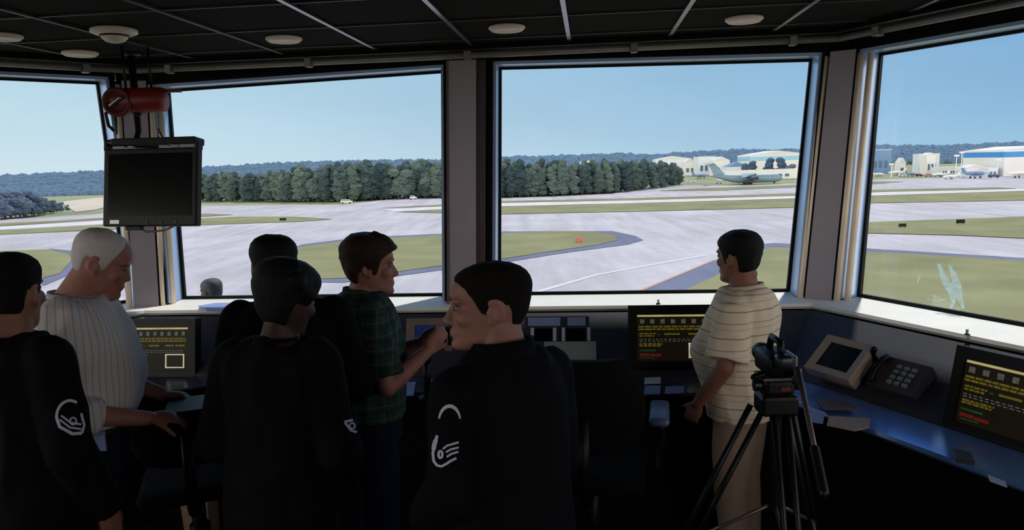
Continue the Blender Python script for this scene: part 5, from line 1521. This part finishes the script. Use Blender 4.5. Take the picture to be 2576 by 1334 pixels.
    if C.get('collar'):
        cm, ch_, cr = C['collar']
        b = NB(); seg = 30; o1 = []; o2 = []; i1 = []; i2 = []
        for k in range(seg):
            a = PI / 2 + .35 + (2 * PI - .7) * k / (seg - 1)
            r = nrad * 1.2 + cr
            c = nb + Vector((0, .004, 0))
            def pt(rr, z): return T(c + TW(Vector((rr * math.cos(a), rr * math.sin(a) * 1.05, 0)), 1.47) + UP * z)
            dz = -.012 * math.sin(a)
            i1.append(b.verts.new(pt(r - .002, -.02 + dz))); i2.append(b.verts.new(pt(r - .006, ch_ + dz))); o1.append(b.verts.new(pt(r + .016, -.022 + dz))); o2.append(b.verts.new(pt(r + .002, ch_ + .002 + dz)))
        for k in range(seg - 1):
            for A_, B_ in ((i1, i2), (i2, o2), (o2, o1), (o1, i1)): b.faces.new((A_[k], A_[k + 1], B_[k + 1], B_[k]))
        for k in (0, -1): b.faces.new((i1[k], i2[k], o2[k], o1[k]))
        child('collar', b, cm, True, parent=top)
    if C.get('cuff'):
        for s in (-1, 1):
            sp_, el_, wr = armpts[s]; end = el_.lerp(wr, C['sleeve'] - 1); dd = (end - el_).normalized()
            b = NB(); tube(b, [T(end - dd * .035), T(end - dd * .03), T(end + dd * .012), T(end + dd * .014)], [x * Hs for x in (.052, .060, .058, .05)], 22); child('cuff', b, C['top'], True, parent=top)
    # trousers
    b = NB(); e = .014; q = C.get('leg_ease', .018)
    rr = []
    for z, rx, ry, yo in ((.80, .150, .115, -.004), (.88, .170, .126, -.01), (.95, .170, .122, -.006), (C.get('waist', 1.0), .166, .120, -.002)):
        g_ = g * C.get('tuck', 1.)
        rr.append([T(Vector(((rx * g_ + e) * math.cos(a), (ry * g_ + e + (belly * .25 if math.sin(a) > 0 else 0)) * math.sin(a) + yo, z))) for a in [2 * PI * k / 36 for k in range(36)]])
    rings_loft(b, rr)
    for s in (-1, 1):
        hip = Vector((s * .088 * g, -.005, .90)); kn = Vector((s * (.09 + st) / 2, .015 + S.get('step', 0) * s * .5, .49)); an = Vector((s * st, -.02 + S.get('step', 0) * s, .085))
        tube(b, [T(hip), T(hip.lerp(kn, .5)), T(kn), T(kn.lerp(an, .5)), T(an + Vector((0, .01, -.035)))], [r * Hs for r in (.088 * g + q * .6, .076 * g + q, .060 * g + q, .056 + q, .054 + q)], 22)
    ms = remesh(b, .010, 3, .5); folds(ms, .006, 6, .6)
    tr_ = child('trousers', ms, C['trousers'], True)
    if C.get('belt'):
        b = NB(); z = C.get('waist', 1.0) - .03
        ro = [[T(Vector(((.166 * g + e + d) * math.cos(a), (.120 * g + e + d + (belly * .3 if math.sin(a) > 0 else 0)) * math.sin(a) - .003, zz))) for a in [2 * PI * k / 36 for k in range(36)]] for d, zz in ((-.01, z - .018), (.009, z - .018), (.009, z + .018), (-.01, z + .018))]
        vs = [[b.verts.new(v) for v in r] for r in ro]
        for i in range(4):
            A_, B_ = vs[i], vs[(i + 1) % 4]
            for k in range(36): b.faces.new((A_[k], A_[(k + 1) % 36], B_[(k + 1) % 36], B_[k]))
        child('belt', b, M['belt'], True, parent=tr_)
    for s in (-1, 1):
        an = Vector((s * st, -.02 + S.get('step', 0) * s, .085))
        b = NB(); rr = []
        for y, hw, ztop in ((-.075, .022, .05), (-.06, .034, .075), (-.02, .038, .088), (.04, .042, .075), (.10, .046, .055), (.15, .042, .045), (.185, .024, .03)):
            rr.append([T(Vector((an.x + s * .004 + hw * math.cos(a), an.y + y, .002 + ztop * (.5 + .5 * math.sin(a))))) for a in [2 * PI * k / 16 for k in range(16)]])
        rings_loft(b, rr); child('shoe', b, M['shoe'], True)
    bpy.context.view_layer.update()
    body['_dummy'] = 0; del body['_dummy']
    return body, dict(T=T, MH=MH, top=top, arms=armpts, Hs=Hs, nb=nb)
def at_top(px, py, d): return at_d(px, py, d)

def decal(garment, name, m, strokes, label=None, lift=.0025, parent=None):
    """embroidered strokes laid on the cloth: list of (pixel polyline, width in px)"""
    bpy.context.view_layer.update()
    dg = bpy.context.evaluated_depsgraph_get(); bv = BVHTree.FromObject(garment, dg)
    inv = garment.matrix_world.inverted(); co = inv @ CAM
    def hit(x, y):
        d = (inv.to_3x3() @ ray(x, y)).normalized()
        loc, n, i, dist = bv.ray_cast(co, d)
        return None if loc is None else loc - d * lift
    bm = NB()
    for pl, wd in strokes:
        P = []
        for (a, b), (c, d) in zip(pl, pl[1:]):
            n = max(1, int(math.hypot(c - a, d - b) / 4))
            for i in range(n): P.append((a + (c - a) * i / n, b + (d - b) * i / n))
        P.append(pl[-1]); prev = None
        for i, (x, y) in enumerate(P):
            a = P[max(0, i - 1)]; b = P[min(len(P) - 1, i + 1)]
            tx, ty_ = b[0] - a[0], b[1] - a[1]; l_ = math.hypot(tx, ty_) or 1
            w_ = wd if not callable(wd) else wd(i / (len(P) - 1))
            nx, ny = -ty_ / l_ * w_ / 2, tx / l_ * w_ / 2
            L_ = hit(x + nx, y + ny); R__ = hit(x - nx, y - ny)
            cur = (bm.verts.new(L_), bm.verts.new(R__)) if L_ is not None and R__ is not None else None
            if cur and prev: bm.faces.new((prev[0], prev[1], cur[1], cur[0]))
            prev = cur
    if not bm.faces: print('decal empty', name); bm.free(); return
    # give the thread a little body
    o = obj(name, bm, m, parent or garment, False)
    so_ = o.modifiers.new('t', 'SOLIDIFY'); so_.thickness = .0012; so_.offset = 0
    if label: o['label'] = label
    return o

def arc(cx, cy, rx, ry, a0, a1, n=14, rot=0):
    out = []
    for i in range(n + 1):
        a = R_(a0 + (a1 - a0) * i / n); x, y = rx * math.cos(a), -ry * math.sin(a)
        out.append((cx + x * math.cos(rot) - y * math.sin(rot), cy + x * math.sin(rot) + y * math.cos(rot)))
    return out

SK1 = skin('skin_warm', (150, 106, 94)); SK2 = skin('skin_tan', (138, 92, 76)); SK3 = skin('skin_brown', (60, 38, 31)); SK4 = skin('skin_pink', (156, 104, 92))
H_BLK = mat('hair_black', (13, 11, 11), .6, var=.3, scale=120, bump=.5, bscale=260, spec=.2)
H_BRN = mat('hair_brown', (48, 31, 23), .6, var=.3, scale=120, bump=.5, bscale=220, spec=.2)
H_WHT = mat('hair_white', (196, 186, 184), .6, var=.12, scale=120, bump=.3, bscale=260)
H_BUZ = mat('hair_buzzed', (22, 18, 16), .85, var=.3, scale=200, bump=.4, bscale=400, spec=.15)
NAVY = mat('navy_uniform', (8, 9, 15), .85, var=.08, scale=20, bump=.15, bscale=40, spec=.12)
NAVYT = mat('navy_trousers', (8, 9, 15), .85, var=.08, bump=.12, bscale=30, spec=.12)
BLACKS = mat('black_jacket', (6, 6, 8), .85, var=.1, bump=.15, bscale=40, spec=.1)
JEANS = mat('blue_jeans', (24, 30, 50), .9, var=.2, scale=18, bump=.2, bscale=40, spec=.1)
KHAKI = mat('khaki_trousers', (150, 126, 110), .85, var=.1, scale=12, bump=.2, bscale=30)
PINST = stripe_mat('white_pinstripe_shirt', (206, 198, 196), [('A', .018, .004, 0, (128, 128, 150), .5)], .8)
POLO = stripe_mat('cream_striped_polo', (236, 216, 192), [('Z', .115, .006, .02, (58, 66, 88), .6), ('Z', .115, .005, .070, (110, 96, 92), .5), ('Z', .115, .003, .096, (140, 130, 130), .5)], .85)
PLAID = stripe_mat('green_plaid_shirt', (38, 62, 56), [('Z', .055, .014, 0, (28, 40, 40), .7), ('X', .06, .014, 0, (26, 40, 40), .6), ('Y', .06, .012, 0, (26, 40, 40), .6), ('Z', .055, .004, .028, (110, 126, 120), .3), ('X', .06, .004, .03, (110, 126, 120), .22), ('Y', .06, .004, .03, (104, 70, 62), .3)], .85)
WHITES = mat('pale_blue_shirt', (176, 186, 214), .8, bump=.1)
BADGE = mat('embroidered_silver', (196, 196, 216), .7, var=.05)
hang = lambda s: dict(elbow=(s * .245, -.035, 1.13), wrist=(s * .255, .05, .885), hand=(0, .15, -1), curl=.5)

# 1 dark haired man cut by the left edge, navy uniform
t = at_d(12, 634, 2.40)
pm, info = person('dark haired man in navy uniform cut by the left edge of the picture', dict(H=t.z, top=t, yaw=-20, head=(24, 2, 0), skin=SK2, hairmat=H_BUZ, hairtop=.006, girth=1.0, shoulder=.9, neck=.062, hsize=1.02, lean=(0, .0),
    hair=lambda: hair_shell(std_line(nape=-.06), lambda a, z: .004 + .006 * max(0, min(1, (z - .03) / .06)), wob=.0015),
    arms={1: dict(elbow=(.215, -.02, 1.13), wrist=(.215, .08, .90), hand=(0, .2, -1)), -1: hang(-1)},
    cloth=dict(top=NAVY, name='uniform_jacket', sleeve=1.97, hem=.82, trousers=NAVYT, collar=(NAVY, .016, .006), fold=.009)))
decal(info['top'], 'sleeve_chevron', BADGE, [(arc(176, 1050, 34, 42, 60, 180, 10), 7), ([(142, 1050), (150, 1074), (182, 1092), (206, 1090)], 8), ([(150, 1056), (176, 1076), (204, 1080)], 5), ([(154, 1046), (178, 1064), (204, 1068)], 5), (arc(184, 1060, 8, 9, 0, 360, 12), 4), ([(206, 1090), (212, 1070), (204, 1040)], 6)], 'silver chevron patch on the navy sleeve')

# 2 white haired man in a pinstripe shirt
t = at_d(276, 577, 3.06)
pm, info = person('older man with white cropped hair and pale pinstripe shirt looking down', dict(H=t.z + .02, top=t, yaw=-72, head=(0, 24, 0), hoff=(0, .025, .012), skin=SK4, hairmat=H_WHT, hairtop=.004, girth=1.22, shoulder=1.05, belly=.06, neck=.066, jowl=1, hsize=1.02, lean=(0, .05),
    hair=lambda: hair_shell(std_line(front=.10, temple=.07, nape=-.055), lambda a, z: .003 + .002 * (a > 1), wob=.001),
    arms={1: dict(elbow=(.27, -.01, 1.10), wrist=(.16, .27, 1.01), hand=(-.2, 1, -.1), palm=(-.3, 0, -1), curl=.6), -1: dict(elbow=(-.26, .04, 1.10), wrist=(-.12, .29, 1.02), hand=(.3, 1, -.1), palm=(.3, 0, -1), curl=.6)},
    cloth=dict(top=PINST, name='pinstripe_shirt', sleeve=1.45, hem=.93, trousers=JEANS, waist=1.0, belt=1, collar=(PINST, .026, .008), cuff=1, loose=.03, fold=.011)))
T_ = info['T']
b = NB(); c = T_(Vector((.20, .10, .97))); box(b, c - Vector((.035, .004, .05)), c + Vector((.035, .004, .03)), bev=.002)
o = obj('identity_badge', b, M['paper_blue'], pm); o['label'] = 'pale card badge at the belt'
w1 = info['arms'][1][2]; w2_ = info['arms'][-1][2]
mid = pm.location + T_((w1 + w2_) / 2 + Vector((0, .12, -.012)))
b = NB(); box(b, (-.11, -.09, -.008), (.11, .09, .008), Matrix.Rotation(R_(-72), 4, 'Z'), .002); o = obj('clipboard', b, M['screen_black']); o.location = mid; tag(o, 'dark clipboard held at the waist by the older man', 'clipboard')

# 3 tall man in black seen from behind
t = at_d(688, 589, 3.0)
pm, info = person('man in black jacket seen from behind, head above the hair bun', dict(H=t.z, top=t, yaw=6, head=(10, 4, 4), skin=SK2, hairmat=H_BLK, hairtop=.007, girth=1.02, shoulder=.98, neck=.064, hsize=1.02, hoff=(-.05, 0, 0),
    hair=lambda: hair_shell(std_line(nape=-.07), lambda a, z: .006 + .005 * max(0, min(1, z / .06)), wob=.002),
    arms={1: dict(elbow=(.235, .02, 1.12), wrist=(.12, .24, 1.04), hand=(-.5, 1, 0), palm=(-1, 0, -.4)), -1: dict(elbow=(-.25, -.0, 1.12), wrist=(-.16, .22, 1.02), hand=(.3, 1, 0), palm=(1, 0, -.4))},
    cloth=dict(top=BLACKS, name='black_jacket', sleeve=1.9, hem=.88, trousers=NAVYT, collar=(BLACKS, .02, .008), loose=.024, fold=.007)))

# 4 woman with a hair bun, navy uniform jacket
def bun():
    out = []
    b = NB(); ell(b, (.068, -.066, .066), (.036, .034, .034)); ell(b, (.080, -.064, .074), (.022, .024, .022)); 
    for v in b.verts: v.co += Vector((noise.noise(v.co * 60), noise.noise(v.co * 60 + Vector((9, 0, 0))), noise.noise(v.co * 60 + Vector((0, 9, 0))))) * .005
    out.append(('hair_bun', b)); return out
t = at_d(738, 646, 2.55)
pm, info = person('woman with a dark hair bun in a navy uniform jacket', dict(H=t.z - .02, top=t, yaw=-12, head=(-10, 16, 6), skin=SK3, hairmat=H_BLK, hairtop=.02, girth=.96, shoulder=.84, noear=1, neck=.050, hsize=1.06, lean=(0, .05),
    hair=lambda: hair_shell(std_line(front=.08, side=-.005, over=.0, nape=-.085), lambda a, z: .008 + .010 * max(0, min(1, (z + .02) / .06)) + (.006 if a > 2 else 0), wob=.002, lump=.005),
    extra_hair=bun,
    arms={1: dict(elbow=(.225, -.01, 1.12), wrist=(.15, .18, 1.00), hand=(-.4, 1, 0), palm=(-1, 0, -.5)), -1: dict(elbow=(-.22, .0, 1.12), wrist=(-.15, .18, 1.0), hand=(.4, 1, 0), palm=(1, 0, -.5))},
    cloth=dict(top=NAVY, name='uniform_jacket', sleeve=1.95, hem=.78, trousers=NAVYT, collar=(NAVY, .022, .008), loose=.026, fold=.011)))
decal(info['top'], 'sleeve_chevron', BADGE, [([(866, 1062), (892, 1056), (906, 1088)], 6), ([(868, 1064), (884, 1084), (906, 1090)], 6), (arc(886, 1072, 7, 7, 0, 360, 10), 4)], 'silver patch on the navy sleeve')

# 5 man in a green plaid shirt
t = at_d(922, 582, 3.36)
def wavy(): return hair_shell(std_line(front=.066, temple=.05, side=-.03, over=-.012, nape=-.085), lambda a, z: .012 + .010 * max(0, min(1, (z) / .07)) + (.006 if a < .6 else 0), wob=.004, lump=.006, seed=4)
pm, info = person('brown haired man in a green plaid shirt facing right', dict(H=t.z - .01, top=t, yaw=-70, head=(-8, 4, 0), skin=SK4, hairmat=H_BRN, hairtop=.02, girth=1.0, shoulder=.92, belly=.02, neck=.058, hsize=1.08, nose=1.25,
    hair=wavy,
    arms={1: dict(elbow=(.25, .03, 1.10), wrist=(.14, .24, 1.21), hand=(-.15, .7, .7), palm=(-.9, .2, .3), curl=.7), -1: dict(elbow=(-.25, .04, 1.10), wrist=(-.06, .26, 1.20), hand=(.3, .8, .5), palm=(1, .1, .2), curl=.7)},
    cloth=dict(top=PLAID, name='plaid_shirt', sleeve=.86, hem=.90, trousers=JEANS, waist=1.0, collar=(PLAID, .030, .008), loose=.026, fold=.008, belt=1), hoff=(0, 0, -.015)))
T_ = info['T']; w1 = info['arms'][1][2]; w2_ = info['arms'][-1][2]
c = pm.location + T_((w1 + w2_) / 2 + Vector((.0, .11, .035)))
Mc = Matrix.Translation(c) @ Matrix.Rotation(R_(-62), 4, 'Z')
r = empty('handheld_camera', c, 'small black camera held up by the man in green plaid', 'camera', rot=(0, 0, R_(-62)))
b = NB(); box(b, (-.05, -.02, -.034), (.05, .022, .034), bev=.008); obj('camera_body', b, M['screen_black'], r, True)
b = NB(); tube(b, [(0, .02, 0), (0, .055, 0)], [.028, .026], 20); obj('lens', b, M['screen_black'], r, True)
b = NB(); box(b, (-.02, -.015, .034), (.02, .018, .05), bev=.005); obj('viewfinder_hump', b, M['screen_black'], r, True)
b = NB(); box(b, (.018, -.023, -.026), (.044, -.02, .026)); obj('display', b, M['steel'], r)
# microphone stalk on the desk in front of him
p = at_d(1071, 1000, 3.62); q = at_d(1071, 876, 3.62)
r = empty('desk_microphone', (p.x, p.y, .865), 'black stalk microphone on the desk in front of the green plaid shirt', 'microphone'); pz = p.z
r.location.y = at_z(1071, 1003, .865).y; yy = r.location.y
q = at_d(1071, 872, yy); r.location.x = q.x
b = NB(); tube(b, [(0, 0, .01), (0, 0, q.z - .865 - .05)], [.022, .018], 12); obj('stalk', b, M['screen_black'], r, True)
b = NB(); tube(b, [(0, 0, q.z - .865 - .07), (0, 0, q.z - .865)], [.026, .026], 14, round_ends=True); obj('microphone_head', b, M['screen_black'], r, True)
b = NB(); lathe(b, [(.05, 0), (.05, .012), (.02, .018)], 20); obj('base', b, M['screen_black'], r, True)

# 6 young man with a buzz cut, navy uniform
t = at_d(1238, 655, 2.06)
def buzz(): return hair_shell(std_line(front=.080, temple=.062, side=-.012, over=.012, nape=-.066), lambda a, z: .0022 + .0065 * max(0, min(1, (z - .035) / .06)), wob=.0008)
pm, info = person('young man with a buzz cut in navy uniform looking left', dict(H=t.z + .005, top=t, yaw=34, head=(62, 2, 0), skin=SK1, hairmat=H_BUZ, brow=H_BRN, hairtop=.008, girth=.94, shoulder=.86, neck=.060, hsize=.93, hdepth=1.2, nose=1.2, vox=.005, nape=0,
    hair=buzz, lean=(0, .02),
    arms={1: dict(elbow=(.19, .03, 1.13), wrist=(.14, .24, 1.04), hand=(-.4, 1, 0), palm=(-1, 0, -.4)), -1: dict(elbow=(-.19, -.01, 1.13), wrist=(-.17, .17, .98), hand=(.3, 1, -.2), palm=(1, 0, -.4))},
    cloth=dict(top=NAVY, name='uniform_jacket', sleeve=1.97, hem=.80, trousers=NAVYT, collar=(NAVY, .036, .008), loose=.020, fold=.010, ), hoff=(-.002, .004, -.004), slope=.10, **{'raise': -.03}))
strokes = [(arc(1131, 1062, 27, 40, 12, 168, 16), lambda f: 4 + 5 * math.sin(PI * f)),
           ([(1100, 1096), (1093, 1118), (1089, 1142), (1091, 1160), (1099, 1171), (1110, 1174), (1122, 1168), (1134, 1160), (1148, 1153)], lambda f: 7 - 1 * f + (4 if .1 < f < .3 else 0)),
           ([(1114, 1130), (1124, 1122), (1154, 1113)], 5), ([(1122, 1138), (1134, 1131), (1154, 1126)], 5), ([(1124, 1150), (1136, 1142), (1153, 1137)], 5),
           (arc(1108, 1144, 5, 9, 0, 360, 10), 6)]
decal(info['top'], 'upper_chevron', BADGE, strokes[:1], 'silver arc above the chevron')
decal(info['top'], 'sleeve_chevron', BADGE, strokes[1:], 'silver curved chevron with stripes on the navy sleeve')

# 7 man in a striped polo at the console
t = at_d(1862, 577, 3.54)
pm, info = person('stout man in a cream striped polo shirt seen from behind', dict(H=t.z + .005, top=t, yaw=56, head=(-22, 2, 0), skin=SK2, hairmat=H_BLK, hairtop=.009, hoff=(0, 0, .015), girth=1.06, shoulder=.84, belly=.085, neck=.064, nape=1, hsize=1.06,
    hair=lambda: hair_shell(std_line(front=.07, temple=.05, side=-.025, nape=-.085), lambda a, z: .008 + .005 * max(0, min(1, z / .07)), wob=.002, lump=.002),
    arms={1: dict(elbow=(.25, .0, 1.12), wrist=(.24, .12, .90), hand=(-.1, .3, -1)), -1: dict(elbow=(-.245, .0, 1.13), wrist=(-.22, .14, .93), hand=(.15, .45, -1), curl=.6)},
    cloth=dict(top=POLO, name='striped_polo', sleeve=.88, hem=.84, trousers=KHAKI, waist=.92, collar=(POLO, .030, .010), loose=.034, fold=.009, leg_ease=.02, flare=.022, tuck=.84)))

# person outside on the walkway
t = at_d(528, 699, 6.55)
pm, info = person('grey haired person outside on the walkway, only the head visible above the ledge', dict(H=t.z + .63, top=t, floor=-.63, yaw=40, head=(20, 8, 0), skin=SK3, hairmat=mat('hair_grey', (70, 68, 78), .7, var=.15, scale=90), hairtop=.006, girth=1., neck=.056, hsize=.98, vox=.008,
    hair=lambda: hair_shell(std_line(front=.085, nape=-.06), lambda a, z: .005, wob=.001),
    arms={1: hang(1), -1: hang(-1)}, cloth=dict(top=WHITES, name='pale_shirt', sleeve=1.9, hem=.85, trousers=NAVYT, collar=(WHITES, .022, .006))))
